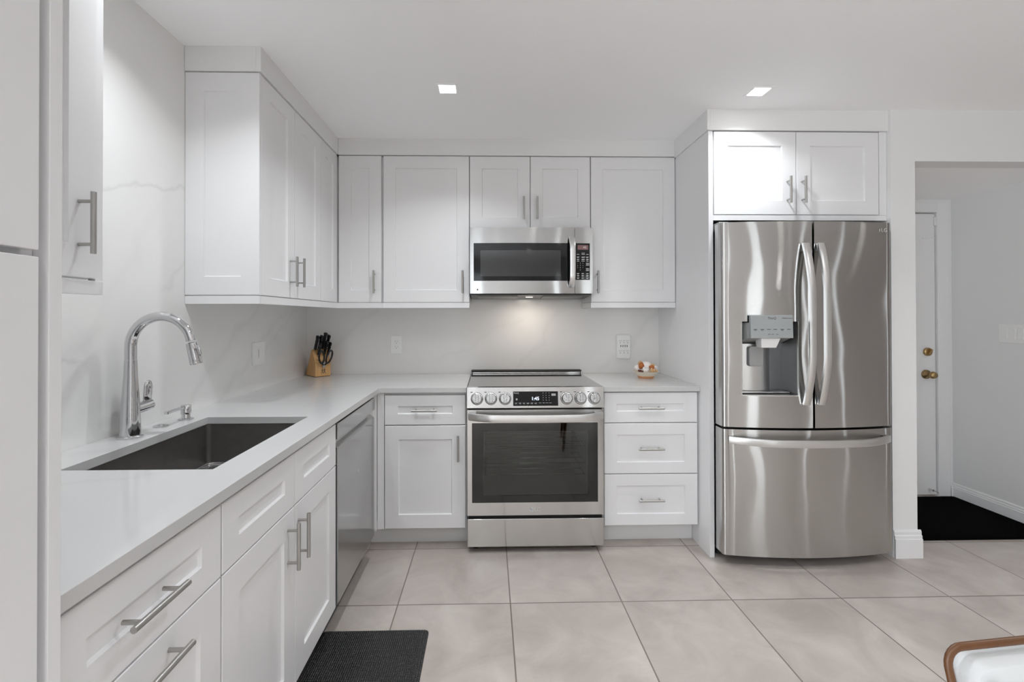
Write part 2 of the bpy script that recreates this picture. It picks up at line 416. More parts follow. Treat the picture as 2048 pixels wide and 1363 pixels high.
# back wall of the hallway with the door opening
DX0, DX1, DZ = 3.685, 4.497, 2.052
YD = 0.054
s = MB().box(XP1, DX0, YD, YD+0.11, 0.0, HH).box(DX1, XH, YD, YD+0.11, 0.0, HH).box(DX0, DX1, YD, YD+0.11, DZ, HH)
struct(s.out('wall_hall_back', 'wall'))
# right and rear walls of the room behind the camera
rear = [(0.06, 0.46, 0.15, 2.15), (2.86, 3.10, 0.15, 2.15), (3.80, 4.20, 0.15, 2.15)]  # added windows, placed so the steel fronts reflect bright streaks
side = [(-5.55, -5.30, 0.15, 2.15), (-3.50, -3.36, 0.15, 2.15), (-2.00, -1.88, 0.15, 2.15)]
def window_wall(name, spans, lo, hi, place, m):
    """wall with tall window openings; place(u0, u1, w0, w1, z0, z1) gives the box along this wall (w: 0 inner face, 1 outer face)"""
    us = [lo]
    for w in spans: us += [w[0], w[1]]
    us += [hi]; s = MB()
    for i in range(len(us)-1):
        if i % 2 == 0: s.box(*place(us[i], us[i+1], 0, 1, 0.0, H))
        else: s.box(*place(us[i], us[i+1], 0, 1, 0.0, 0.15)).box(*place(us[i], us[i+1], 0, 1, 2.15, H))
    struct(s.out(name, m))
NW = [0]
def window(span, place, glass='pane'):  # unseen window with a glowing sheet, added for its light
    u0, u1, z0, z1 = span; NW[0] += 1; f = MB(); q = 0.035 if u1-u0 < 0.6 else 0.05
    f.box(*place(u0, u0+q, -0.1, 0.7, z0, z1)).box(*place(u1-q, u1, -0.1, 0.7, z0, z1))
    f.box(*place(u0+q, u1-q, -0.1, 0.7, z0, z0+q)).box(*place(u0+q, u1-q, -0.1, 0.7, z1-q, z1))
    wo = struct(f.out('window_%d' % NW[0], 'trim'))
    MB().box(*place(u0+q, u1-q, 0.4, 0.5, z0+q, z1-q)).out('pane', glass, wo)
pr = lambda u0, u1, w0, w1, z0, z1: (u0, u1, YR-0.12*w1, YR-0.12*w0, z0, z1)
ps = lambda u0, u1, w0, w1, z0, z1: (XR+0.12*w0, XR+0.12*w1, u0, u1, z0, z1)
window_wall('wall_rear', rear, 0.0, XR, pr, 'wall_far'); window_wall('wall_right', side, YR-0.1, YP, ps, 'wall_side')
for w in rear: window(w, pr)
for w in side: window(w, ps)
pl_ = lambda u0, u1, w0, w1, z0, z1: (-0.12*w1, -0.12*w0, u0, u1, z0, z1)
side_fill = (-6.0, -3.8, 0.15, 2.15)  # wide unseen window, added to brighten the fridge panel and lower fronts
window_wall('wall_left_rear', [side_fill], YR-0.1, -3.271, pl_, 'wall'); window(side_fill, pl_, 'patio')

# baseboards with a stepped top
def base_profile(d=0.016, h=0.148):
    return [(0, 0), (d, 0), (d, h*0.68), (d*0.75, h*0.70), (d*0.75, h*0.80), (d*0.45, h*0.83), (d*0.45, h*0.93), (d*0.2, h), (0, h)]
P = base_profile()
# pier: front face and hallway side
s = MB().prism([(YP-u, v) for u, v in P], 'x', 3.441, XP1+0.016)
s.prism([(XP1+u, v) for u, v in P], 'y', YP, 0.03)
struct(s.out('baseboard_pier', 'trim'))
P2 = base_profile(0.018, 0.10)
struct(MB().prism([(XH-u, v) for u, v in P2], 'y', YP, YD).out('baseboard_hall_right', 'trim'))
struct(MB().prism([(YD-u, v) for u, v in P2], 'x', DX1+0.09, XH-0.018).out('baseboard_hall_back', 'trim'))
# door casing
s = MB().box(DX1, DX1+0.085, YD-0.014, YD, 0.0, DZ+0.07).box(DX0-0.085, DX0, YD-0.014, YD, 0.0, DZ+0.07).box(DX0, DX1, YD-0.014, YD, DZ, DZ+0.07)
struct(s.out('trim_1', 'trim', bevel=0.004))

# hallway entry door
d = struct(MB().box(DX0+0.003, DX1-0.004, YD+0.004, YD+0.044, 0.012, DZ-0.008).out('door_1', 'trim', bevel=0.002))
d['label'] = 'plain white entry door at the end of the hallway'; d['category'] = 'door'
zk, xk = 0.881, 4.420
s = MB().lathe([(0.0001, YD+0.004), (0.033, YD+0.004), (0.032, YD-0.006), (0.014, YD-0.012), (0.012, YD-0.030), (0.0225, YD-0.040), (0.0265, YD-0.052), (0.021, YD-0.068), (0.0001, YD-0.070)], (xk, 0, zk), 'y')
s.out('door_knob', 'brass', d, smooth=True, label='round brass knob with rose')
s = MB().lathe([(0.0001, YD+0.004), (0.030, YD+0.004), (0.029, YD-0.010), (0.024, YD-0.014), (0.0001, YD-0.014)], (4.431, 0, 1.044), 'y')
db = s.out('deadbolt', 'brass', d, smooth='auto', label='round brass deadbolt')
MB().box(-0.006, 0.006, -0.028, -0.012, -0.022, 0.022).xf(Matrix.Translation((4.431, YD, 1.044)) @ Matrix.Rotation(math.radians(35), 4, 'Y')).out('thumb_turn', 'brass', db, bevel=0.002)
s = MB().tube([(4.44, YD+0.003, 0.052), (4.44, YD-0.03, 0.052)], 0.007, 10).tube([(4.44, YD-0.03, 0.052), (4.47, YD-0.032, 0.040), (4.485, YD-0.02, 0.028)], 0.0025, 8)
s.out('door_stop', 'chrome', d, smooth='auto')
MB().box(4.482, 4.505, YD-0.006, YD+0.003, 1.96, 2.02).out('latch_plate', 'trim', d, bevel=0.002)
MB().box(4.40, 4.497, YD-0.004, YD+0.003, 1.866, 1.872).out('chain_track', 'trim', d)

# hallway switch plate (four rockers)
t = thing('switch_plate', 'wide white multi gang rocker switch plate on the hallway wall', 'light switch', (XH, -0.37, 1.19))
MB().box(-0.007, 0.0, -0.108, 0.108, -0.061, 0.061).out('plate', 'plastic', t, bevel=0.003)
for k in range(4):
    y = 0.0696 - k*0.0464
    MB().box(-0.011, -0.0065, y-0.0165, y+0.0165, -0.034, 0.034).out('rocker', 'plastic', t, bevel=0.0015)

# ------------------------------------------------------------------ crown fillers (painted boards between cabinets and ceiling)
YC = 0.3127
def crown(n, rects):
    s = MB()
    for r in rects: s.box(*r)
    return struct(s.out('trim_%d' % n, 'wall', bevel=0.001))
ZU0, ZU1, ZR = 1.3956, 2.3186, 1.359
crown(2, [(0.001, YC-0.0202, -1.3105, -1.290, ZU1+0.004, H), (YC-0.020, YC, -1.3105, -YC, ZU1+0.004, H)])
crown(3, [(YC, 2.443, -YC, -YC+0.02, ZU1+0.004, H)])
crown(4, [(2.441, 2.460, -0.764, -YC, 2.3135, H), (2.460, 3.4385, -0.764, -0.745, 2.3135, H)])

# ------------------------------------------------------------------ wall cabinets
# local frame: x along the run, front at y=0 looking -y, back at y=DU
DU = 0.305
TH = 0.019
def wall_cab(label, x0, x1, z0, origin, rz, rail=True, fill=None, depth=DU, z1=ZU1, name='wall_cabinet'):
    t = thing(name, label, 'cabinet', (origin[0], origin[1], 0), rz)
    MB().box(x0+0.0005, x1-0.0005, TH+0.002, depth-0.001, z0+0.001, z1).out('carcass', 'cab', t)
    if rail:
        MB().box(x0+0.0004, x1-0.0004, 0.002, 0.024, ZR, z0-0.0035).out('light_rail', 'cab', t, bevel=0.001)
    return t
BR = (0.0, -DU)      # back run origin, rz 0
LR = (DU, 0.0)       # left run origin, rz +90: local x = world y
R90 = math.pi/2

t = wall_cab('tall white wall cabinet with single shaker door left of the microwave', 0.587, 1.1345, ZU0, BR, 0)
front(t, 'door', 0.592, 1.1325, ZU0, ZU1, 0, (1.092, 1.522, True))
t = wall_cab('short white two-door wall cabinet directly above the microwave', 1.1352, 1.9045, 1.858, BR, 0, rail=False)
front(t, 'door', 1.1375, 1.5178, 1.8575, ZU1, 0, (1.478, 1.9865, True)); front(t, 'door', 1.5222, 1.9015, 1.8575, ZU1, 0, (1.5625, 1.9865, True))
t = wall_cab('tall white wall cabinet with single shaker door between microwave and refrigerator panel', 1.9052, 2.4495, ZU0, BR, 0)
front(t, 'door', 1.9075, 2.4465, ZU0, ZU1, 0, (1.9455, 1.522, True))
MB().box(1.9056, 1.923, 0.024, DU-0.002, ZR, ZU0-0.0005).out('side_rail', 'cab', t)

# blind corner unit: one front on each run
t = thing('corner_wall_cabinet', 'white corner wall cabinet with two shaker fronts meeting over the knife block', 'cabinet', (0, 0, 0))
s = MB(); s.cells([0.001, 0.284, 0.5865], [-0.5935, -0.284, -0.001], lambda i, j: not (i == 1 and j == 0), ZU0+0.001, ZU1); s.out('carcass', 'cab', t)
d = shaker(0.3135, 0.5795, ZU0, ZU1, -DU).out('door', 'cab', t)
bar_pull(0.539, 1.522, HL, -DU).out('handle', 'nickel', d, smooth='auto', label='brushed nickel bar handle')
s = shaker(-0.592, -0.3065, ZU0, ZU1, 0).xf(Matrix.Translation((DU, 0, 0)) @ Matrix.Rotation(R90, 4, 'Z')); s.out('door', 'cab', t)
s = MB().cells([0.281, 0.303, 0.5865], [-0.5935, -0.303, -0.281], lambda i, j: not (i == 1 and j == 0), ZR, ZU0-0.0035); s.out('light_rail', 'cab', t, bevel=0.001)

t = wall_cab('white two-door wall cabinet on the left wall past the sink with lit end panel', -1.2875, -0.594, ZU0, LR, R90)
front(t, 'door', -1.2865, -0.9535, ZU0, ZU1, 0, (-1.005, 1.521, True)); front(t, 'door', -0.9495, -0.5965, ZU0, ZU1, 0, (-0.919, 1.5225, True))
s = shaker(0.001, 0.305, ZU0, ZU1, -1.3067)
s.xf((Matrix.Translation((DU, 0, 0)) @ Matrix.Rotation(R90, 4, 'Z')).inverted()); s.out('end_panel', 'cab', t)
s = MB().box(0.001, 0.303, -1.3045, -1.2885, ZR, ZU0-0.0035).xf((Matrix.Translation((DU, 0, 0)) @ Matrix.Rotation(R90, 4, 'Z')).inverted()); s.out('end_rail', 'cab', t)

t = wall_cab('white wall cabinet on the left wall between pantry and sink, nearest the camera', -2.598, -2.0885, ZU0, LR, R90, z1=H-0.001)
front(t, 'door', -2.575, -2.1115, ZU0+0.0015, H-0.012, 0, (-2.161, 1.5235, True))
MB().box(-2.1095, -2.0885, 0.004, TH+0.002, ZU0-0.003, H-0.001).out('filler_strip', 'cab', t)

# cabinet above the refrigerator
YF = -0.753
t = wall_cab('white two-door cabinet above the refrigerator with side panel down to the floor', 2.4765, 3.4375, 1.857, (0, YF), 0, rail=False, depth=0.753, z1=2.312, name='refrigerator_cabinet')
front(t, 'door', 2.4805, 2.9335, 1.857, 2.3095, 0, (2.884, 1.9865, True)); front(t, 'door', 2.9375, 3.3935, 1.857, 2.3095, 0, (2.9655, 1.9865, True))
MB().box(2.4765, 3.4375, 0.002, 0.021, 1.826, 1.8545).out('bottom_rail', 'cab', t)
MB().box(3.3965, 3.4375, 0.001, 0.021, 1.8555, 2.312).out('filler_strip', 'cab', t)
MB().box(2.4505, 2.4755, 0.0, 0.752, 0.0, 2.3125).out('side_panel', 'cab', t, bevel=0.001, label='full height side panel reaching the floor')

# ------------------------------------------------------------------ base cabinets
ZB, CT, CZ = 0.120, 0.028, 0.908
DB = 0.63
def base_cab(label, x0, x1, origin, rz, name='base_cabinet', depth=DB):
    t = thing(name, label, 'cabinet', (origin[0], origin[1], 0), rz)
    MB().box(x0+0.0005, x1-0.0005, TH+0.002, depth-0.001, ZB-0.004, CZ-CT-0.001).out('carcass', 'cab', t)
    MB().box(x0+0.0005, x1-0.0005, DB-0.532, DB-0.515, 0.0, ZB-0.004).out('toe_kick', 'toekick', t)
    return t
BB = (0.0, -DB); LB = (DB, 0.0)
t = base_cab('white base cabinet with one drawer over one door, left of the range', 0.630, 1.1305, BB, 0)
front(t, 'drawer', 0.6727, 1.1238, 0.699, 0.864, 0, (0.8965, 0.7835, False), 0.072, 0.060)
front(t, 'door', 0.6727, 1.1238, ZB, 0.693, 0, (1.084, 0.5715, True))
MB().box(0.6305, 0.6685, 0.004, TH, ZB-0.004, CZ-CT-0.001).out('filler_strip', 'cab', t)
t = base_cab('white three-drawer base cabinet between range and refrigerator panel', 1.8975, 2.4495, BB, 0, 'drawer_cabinet')
for z0, z1, zh in ((0.7035, 0.8725, 0.788), (0.4155, 0.6985, 0.559), (0.124, 0.4105, 0.2715)):
    front(t, 'drawer', 1.9072, 2.4388, z0, z1, 0, (2.168, zh, False), 0.072, 0.063)
t = base_cab('white sink base cabinet with two false fronts and two doors', -2.1545, -1.3335, LB, R90, 'sink_cabinet')
# the sink hangs in this carcass: replace the solid box by panels
for ch in list(t.children):
    if ch.name.startswith('carcass'): bpy.data.objects.remove(ch)
s = MB().box(-2.154, -2.136, TH+0.002, DB-0.001, ZB-0.004, CZ-CT-0.001).box(-1.352, -1.334, TH+0.002, DB-0.001, ZB-0.004, CZ-CT-0.001)
s.box(-2.136, -1.352, TH+0.002, DB-0.001, ZB-0.004, ZB+0.014).box(-2.136, -1.352, TH+0.002, TH+0.018, 0.68, CZ-CT-0.001)
s.out('carcass', 'cab', t)
front(t, 'false_front', -2.1505, -1.7415, 0.6995, 0.866, 0, None, 0.072, 0.060); front(t, 'false_front', -1.7375, -1.3365, 0.6995, 0.866, 0, None, 0.072, 0.060)
front(t, 'door', -2.1505, -1.7415, ZB, 0.6955, 0, (-1.793, 0.590, True)); front(t, 'door', -1.7375, -1.3365, ZB, 0.6955, 0, (-1.7135, 0.589, True))
t = base_cab('white base cabinet nearest the camera with horizontal handles beside the pantry', -2.598, -2.1555, LB, R90, 'drawer_cabinet')
front(t, 'drawer', -2.594, -2.1575, 0.6995, 0.866, 0, (-2.40, 0.783, False), 0.072, 0.060)
front(t, 'drawer', -2.594, -2.1575, ZB, 0.6955, 0, (-2.385, 0.655, False))

# tall pantry in the left foreground
t = thing('pantry_cabinet', 'tall plain white pantry cabinet at the left edge of the picture', 'cabinet', (0.66, -2.60, 0))
MB().box(-0.658, 0.0, -0.0195, 0.0, 0.0, H-0.001).out('side_panel', 'cab', t, bevel=0.0008)
MB().box(-0.658, -0.022, -0.66, -0.0205, 0.0, H-0.001).out('carcass', 'cab', t)
MB().box(-0.019, 0.0, -0.62, -0.0335, 1.3935, H-0.02).out('door', 'cab', t, bevel=0.0015)
MB().box(-0.019, 0.0, -0.62, -0.0335, 0.115, 1.3845).out('door', 'cab', t, bevel=0.0015)

# ------------------------------------------------------------------ countertops
SX0, SX1, SY0, SY1 = 0.140, 0.535, -2.027, -1.381
s = MB(); xs = [0.001, SX0, SX1, 0.645, 1.1325]; ys = [-2.5985, SY0, SY1, -0.645, -0.001]
s.cells(xs, ys, lambda i, j: (i < 3 and not (i == 1 and j == 1)) or (i == 3 and j == 3), CZ-CT, CZ)
tag(s.out('countertop', 'marble_top', bevel=0.0015), 'L-shaped white quartz worktop with the sink cut into it', 'countertop')
s = MB().box(1.8955, 2.4490, -0.645, -0.001, CZ-CT, CZ)
tag(s.out('countertop', 'marble_top', bevel=0.0015), 'short white quartz worktop right of the range, under the small bowl', 'countertop')

# ------------------------------------------------------------------ sink
def rrect(x0, x1, y0, y1, r, z, n=5):
    pts = []
    for cx, cy, a0 in ((x1-r, y1-r, 0), (x0+r, y1-r, 90), (x0+r, y0+r, 180), (x1-r, y0+r, 270)):
        for k in range(n+1):
            a = math.radians(a0 + 90*k/n); pts.append((cx+r*math.cos(a), cy+r*math.sin(a), z))
    return pts
t = thing('sink', 'dark undermount stainless sink basin below the tall faucet', 'sink', (0, 0, 0))
e = 0.004; zb = 0.712
rings = [rrect(SX0-e-.02, SX1+e+.02, SY0-e-.02, SY1+e+.02, .03, CZ-CT-0.0008), rrect(SX0-e, SX1+e, SY0-e, SY1+e, 0.018, CZ-CT-0.0008), rrect(SX0-e, SX1+e, SY0-e, SY1+e, 0.018, zb+0.012),
         rrect(SX0+0.006, SX1-0.006, SY0+0.006, SY1-0.006, 0.016, zb+0.002), rrect(SX0+0.02, SX1-0.02, SY0+0.02, SY1-0.02, 0.012, zb)]
s = MB(); s.ring_loft(rings, cap0=False)
so = s.out('basin', 'sinksteel', t, smooth='auto')
m_ = so.modifiers.new('solid', 'SOLIDIFY'); m_.thickness = 0.0012; m_.offset = -1
MB().lathe([(0.0001, zb+0.002), (0.045, zb+0.002), (0.045, zb+0.0005), (0.0001, zb+0.0005)], (0.34, -1.70, 0)).out('drain', 'chrome', t, smooth='auto')
t = thing('sink_rack', 'chrome wire rack lying in the bottom of the sink', 'rack', (0, 0, 0))
s = MB(); zr = zb+0.018
lp = rrect(SX0+0.012, SX1-0.03, SY0+0.03, SY1-0.012, 0.03, zr)
s.tube(lp+[lp[0]], 0.0035, 8)
s.out('rim', 'chrome', t, smooth=True)
s = MB()
for k in range(1, 12): 
    y = SY0+0.03 + (SY1-SY0-0.042)*k/12; s.tube([(SX0+0.012, y, zr), (SX1-0.03, y, zr)], 0.002, 6)
for x, y in ((SX0+0.035, SY0+0.06), (SX1-0.06, SY0+0.06), (SX0+0.035, SY1-0.05), (SX1-0.06, SY1-0.05)): s.tube([(x, y, zb+0.0005), (x, y, zr)], 0.004, 8)
s.out('wires', 'chrome', t, smooth=True)

# ------------------------------------------------------------------ faucet
fx, fy = 0.072, -1.692
t = thing('faucet', 'tall chrome gooseneck kitchen faucet behind the sink', 'faucet', (fx, fy, CZ))
MB().lathe([(0.0001, 0.0003), (0.0365, 0.0003), (0.0365, 0.005), (0.033, 0.008), (0.0295, 0.009), (0.0280, 0.05), (0.0248, 0.12), (0.0195, 0.20), (0.0176, 0.255), (0.0001, 0.255)], n=40).out('body', 'chrome', t, smooth='auto')
pts = [(0, 0, 0.256), (0, 0, 0.28)]; R = 0.099; zc = 0.300
for k in range(0, 25):
    a = math.radians(180 - 170*k/24); pts.append((R + R*math.cos(a), 0, zc + R*math.sin(a)))
last = Vector(pts[-1]); dirn = (last - Vector(pts[-2])).normalized()
rad = [0.0170]*2 + [0.0170 - 0.0028*k/24 for k in range(25)]
MB().tube(pts, rad, 20).out('spout', 'chrome', t, smooth='auto')
p1 = last + dirn*0.006; p2 = last + dirn*0.079
s = MB().tube([p1, p1 + dirn*0.002, p2 - dirn*0.004, p2], [0.0145, 0.0170, 0.0192, 0.0172], 22)
sh = s.out('spray_head', 'chrome', t, smooth='auto')
nb = Vector((dirn.z*-1, 0, dirn.x)); c = last + dirn*0.035
MB().tube([c + nb*0.015 - dirn*0.018, c + nb*0.0185 - dirn*0.012, c + nb*0.020, c + nb*0.0200 + dirn*0.014, c + nb*0.016 + dirn*0.020], [0.002, 0.0045, 0.005, 0.0045, 0.002], 12).out('spray_button', 'chrome', sh, smooth=True)
lv = MB().tube([(0, 0.015, 0.089), (0, 0.062, 0.091), (0, 0.089, 0.094), (0, 0.093, 0.094)], [0.0190, 0.0190, 0.0182, 0.014], 22).out('lever_hub', 'chrome', t, smooth='auto')
s = MB().tube([(0, 0.074, 0.096), (0.002, 0.075, 0.125), (0.003, 0.076, 0.158), (0.003, 0.076, 0.173), (0.003, 0.076, 0.178)], [0.0175, 0.0185, 0.0185, 0.014, 0.006], 18, squash=((0, 1, 0), (1.0, 0.42)))
s.out('lever', 'chrome', lv, smooth=True)

t = thing('soap_dispenser', 'chrome soap pump with thin spout beside the faucet', 'soap dispenser', (0.080, -1.421, CZ))
MB().lathe([(0.0001, 0.0003), (0.0265, 0.0003), (0.0265, 0.004), (0.016, 0.007), (0.014, 0.022), (0.0175, 0.022), (0.0175, 0.054), (0.016, 0.056), (0.0001, 0.056)], n=26).out('pump', 'chrome', t, smooth='auto')
MB().bar([(0.0, -0.014, 0.048), (0.004, -0.06, 0.050), (0.012, -0.128, 0.050)], (1, 0.1, 0), 0.016, 0.009).out('spout', 'chrome', t)
o = MB().lathe([(0.0001, 0.0003), (0.0245, 0.0003), (0.0245, 0.003), (0.022, 0.005), (0.012, 0.0055), (0.011, 0.0075), (0.0001, 0.008)], (0.064, -1.537, CZ)).out('disposal_button', 'chrome', smooth='auto')
tag(o, 'flat round chrome button set in the worktop between faucet and soap pump', 'button')

# ------------------------------------------------------------------ outlets and switches
t = thing('dimmer_switch', 'white dimmer switch plate on the left marble wall past the faucet', 'light switch', (0, -0.690, 1.107))
MB().box(0, 0.007, -0.066, 0.066, -0.0625, 0.0625).out('plate', 'plastic', t, bevel=0.003)
MB().box(0.0065, 0.0095, -0.018, 0.018, -0.035, 0.035).out('paddle', 'plastic', t, bevel=0.001)
MB().box(0.0090, 0.0105, -0.013, -0.009, -0.022, 0.022).out('slider', 'greyplastic', t)
t = thing('wall_outlet', 'white duplex power outlet on the back wall right of the knife block', 'outlet', (0.616, 0, 1.110))
MB().box(-0.0405, 0.0405, -0.007, 0, -0.063, 0.063).out('plate', 'plastic', t, bevel=0.003)
MB().box(-0.0165, 0.0165, -0.0092, -0.0065, -0.034, 0.034).out('receptacle', 'plastic', t, bevel=0.001)
for zc in (0.018, -0.018):
    s = MB(); s.box(-0.0075, -0.0060, -0.0097, -0.009, zc+0.002, zc+0.010).box(0.0060, 0.0075, -0.0097, -0.009, zc+0.003, zc+0.009).box(-0.002, 0.002, -0.0097, -0.009, zc-0.008, zc-0.004)
    s.out('socket', 'slot', t)
t = thing('surge_protector', 'white six-outlet wall adapter with four charging ports above the small bowl', 'power adapter', (2.195, 0, 1.094))
s = MB(); r0 = lambda w, h, y: [(x, y, z) for x, z, _ in rrect(-w, w, -h, h, 0.016, 0)]
s.ring_loft([r0(.050, .086, -0.0005), r0(.050, .086, -0.022), r0(.046, .081, -0.030), r0(.040, .074, -0.0325)])
s.out('housing', 'plastic', t, smooth='auto')
for zr_ in (0.036, -0.034):
    for k in (-1, 0, 1):
        x = k*0.026
        s = MB(); s.box(x-0.0062, x-0.0045, -0.0332, -0.032, zr_, zr_+0.009).box(x+0.0045, x+0.0062, -0.0332, -0.032, zr_+0.001, zr_+0.008).lathe([(0.0001, -0.0332), (0.0026, -0.0332), (0.0026, -0.032), (0.0001, -0.032)], (x, 0, zr_-0.009), 'y', 10)
        s.out('socket', 'slot', t)
for k in range(4): MB().box(-0.0245+k*0.0145, -0.0195+k*0.0145, -0.0332, -0.032, -0.003, 0.011).out('charging_port', 'slot', t)

# ------------------------------------------------------------------ knife block and knives
kb = (0.118, -0.168); th = math.radians(45)
KM = Matrix.Translation((kb[0], kb[1], CZ)) @ Matrix.Rotation(th, 4, 'Z')     # local x along the front, y to the back
def kthing(name, label, cat, group=None):
    t = thing(name, label, cat, group=group); t.matrix_world = KM; return t
t = kthing('knife_block', 'slanted light wood knife block in the corner of the worktop', 'knife block')
prof = [(0, 0.002), (0.148, 0.002), (0.060, 0.178), (0.052, 0.180), (0.0, 0.098)]
MB().prism(prof, 'x', 0.0, 0.106).out('block', 'blockwood', t, bevel=0.003)
MB().box(0.004, 0.102, 0.006, 0.142, 0.0002, 0.003).out('base', 'blackmatte', t)
# burnt-in emblem: two small striding figures
s = MB()
for dx in (-0.0075, 0.0075):
    x = 0.055+dx
    s.box(x-0.0022, x+0.0022, -0.0005, 0.0005, 0.034, 0.047)
    for (ax, az, bx_, bz) in ((x, .036, x-.006, .022), (x, .036, x+.006, .022), (x, .045, x-.008, .041), (x, .045, x+.008, .043)):
        s.tube([(ax, 0.0, az), (bx_, 0.0, bz)], 0.0016, 6)
    s.lathe([(0.0001, -0.0005), (0.0030, -0.0005), (0.0030, 0.0005), (0.0001, 0.0005)], (x, 0, 0.0505), 'y', 10)
s.out('emblem', 'print', t)
kd = Vector((0, -0.088, 0.178)).normalized()
def knife(i, x, f, L, label, r=0.0155, steel=False):
    """handle leaving the sloped face at fraction f (0 front, 1 back)"""
    t = kthing('sharpening_steel' if steel else 'knife', label, 'sharpening steel' if steel else 'knife', None if steel else 'black handled knives in the wooden block')
    b = Vector((x, 0.052*f, 0.098 + 0.082*f))
    p = lambda d: b + kd*d
    MB().tube([p(0.008), p(0.014)], [0.008, 0.008], 10, squash=((1, 0, 0), (0.5, 1.1))).out('bolster', 'nickel', t)
    if steel:
        MB().tube([p(0.012), p(0.022), p(L-0.02), p(L-0.012), p(L-0.004), p(L)], [r*.8, r*.85, r*.85, r*1.05, r*1.1, r*.5], 14).out('handle', 'blackmatte', t, smooth=True)
    else:
        h = MB().tube([p(0.012), p(0.018), p(L*.5), p(L*.8), p(L-0.006), p(L)], [r*.95, r, r*.95, r*1.05, r*1.2, r*.8], 12, squash=((1, 0, 0), (0.62, 1.0))).out('handle', 'black', t, smooth=True)
        s = MB()
        for q in (0.25, 0.52, 0.78):
            cpt = p(L*q); nrm = Vector((0, -kd.z, kd.y))
            s.tube([cpt + Vector((-r*.66, 0, 0)), cpt + Vector((r*.66, 0, 0))], 0.0022, 8).tube([cpt - nrm*r*1.02, cpt + nrm*r*1.02], 0.0022, 8)
        s.out('rivets', 'chrome', h)
knife(0, 0.017, 0.88, 0.112, 'black handled knife at the far left of the back row in the wood block', 0.0150)
knife(1, 0.041, 0.84, 0.118, 'wide black handled knife second from left in the wood block', 0.0155)
knife(2, 0.068, 0.92, 0.130, 'round-ended black sharpening steel standing tallest in the wood block', 0.0122, True)
knife(3, 0.093, 0.88, 0.116, 'black handled knife at the back right of the wood block', 0.0145)
knife(4, 0.070, 0.50, 0.108, 'black handled knife right of center in the front row of the wood block', 0.0125)
knife(5, 0.093, 0.42, 0.104, 'black handled knife at the far right front of the wood block', 0.0125)
knife(6, 0.029, 0.46, 0.100, 'black handled knife at the left of the front row, behind the scissors', 0.0125)
t = kthing('scissors', 'kitchen scissors with black loop handles in front of the knives', 'scissors')
b = Vector((0.054, 0.0, 0.062))
MB().box(0.046, 0.062, -0.003, 0.003, -0.001, 0.040).xf(Matrix.Translation((0, -0.006, 0.060)) @ Matrix.Rotation(math.radians(12), 4, 'X')).out('blade', 'nickel', t)
for sgn in (-1, 1):
    pts = []
    for k in range(17):
        a = 2*math.pi*k/16
        px = sgn*(0.026 + 0.0175*math.cos(a) + 0.006*math.sin(a)); pz = 0.062 + 0.042*math.sin(a)
        pts.append((0.054 + px, -0.012 - pz*0.32, 0.070 + pz))
    MB().tube(pts, 0.0058, 10).tube([(0.054+sgn*0.003, -0.009, 0.078), pts[12]], 0.0055, 8).out('loop_handle', 'blackmatte', t, smooth=True)

# ------------------------------------------------------------------ small bowl with shells and pods
bx, by = 2.268, -0.262
t = thing('bowl', 'small cream flared dish holding shells on the worktop right of the range', 'bowl', (bx, by, CZ))
def sq(r, z, k=0.35):
    return [((r*(1-k)+r*k/max(abs(math.cos(a)), abs(math.sin(a))))*math.cos(a), (r*(1-k)+r*k/max(abs(math.cos(a)), abs(math.sin(a))))*math.sin(a), z) for a in [2*math.pi*i/32+math.pi/8 for i in range(32)]]
MB().ring_loft([sq(0.046, 0.006), sq(0.052, 0.014), sq(0.078, 0.042), sq(0.080, 0.044), sq(0.076, 0.043), sq(0.050, 0.017), sq(0.044, 0.011)]).out('dish', 'ceramic', t, smooth='auto')
MB().ring_loft([sq(0.044, 0.0003), sq(0.047, 0.003), sq(0.052, 0.0138), sq(0.045, 0.0139), sq(0.040, 0.0003)], closed=True).out('foot', 'glaze', t, smooth='auto', label='orange glazed foot')
def lump(name, label, cat, m, c, r, sc, spikes=0.0, group='shells and pods in the small dish', seed=1, rot=0):
    s = MB().sphere((0, 0, 0), r, sc, 16); rr = random.Random(seed)
    ph = [rr.uniform(0, 6.28) for _ in range(4)]
    for v in s.bm.verts:
        a = math.atan2(v.co.y, v.co.x); q = v.co.z/r
        k = 1 + spikes*math.sin(5*a+ph[0])*0.6 + spikes*math.sin(6*q+ph[1]) * 0.5
        v.co *= k
    s.xf(Matrix.Rotation(rot, 4, 'Y') @ Matrix.Rotation(rot*0.7, 4, 'X'))
    o = s.out(name, m, smooth=True); o.location = (bx+c[0], by+c[1], CZ+c[2]); tag(o, label, cat, group)
def coil(name, label, cat, m, c, r, h, rot, seed):
    s = MB(); pts = []; rad = []
    for k in range(40):
        a = k*0.62; q = k/39
        pts.append((r*(1-q)*math.cos(a), r*(1-q)*math.sin(a), h*q)); rad.append(r*0.55*(1-q)+0.001)
    s.tube(pts, rad, 10).xf(Matrix.Rotation(rot, 4, 'Y') @ Matrix.Rotation(0.5, 4, 'X'))
    o = s.out(name, m, smooth=True); o.location = (bx+c[0], by+c[1], CZ+c[2]); tag(o, label, cat, 'shells and pods in the small dish')
lump('seashell', 'large white ribbed shell on top of the heap in the small dish', 'shell', 'shell', (0.006, 0.005, 0.073), 0.033, (1.1, 0.9, 0.85), 0.16, seed=3, rot=0.3)
coil('seashell', 'pale spiral shell at the front middle of the small dish', 'shell', 'shell', (-0.016, -0.028, 0.048), 0.019, 0.034, 1.1, 2)
lump('seashell', 'cream shell at the right rim of the small dish', 'shell', 'shell', (0.058, 0.004, 0.060), 0.021, (0.8, 0.9, 1.1), 0.12, seed=5, rot=0.5)
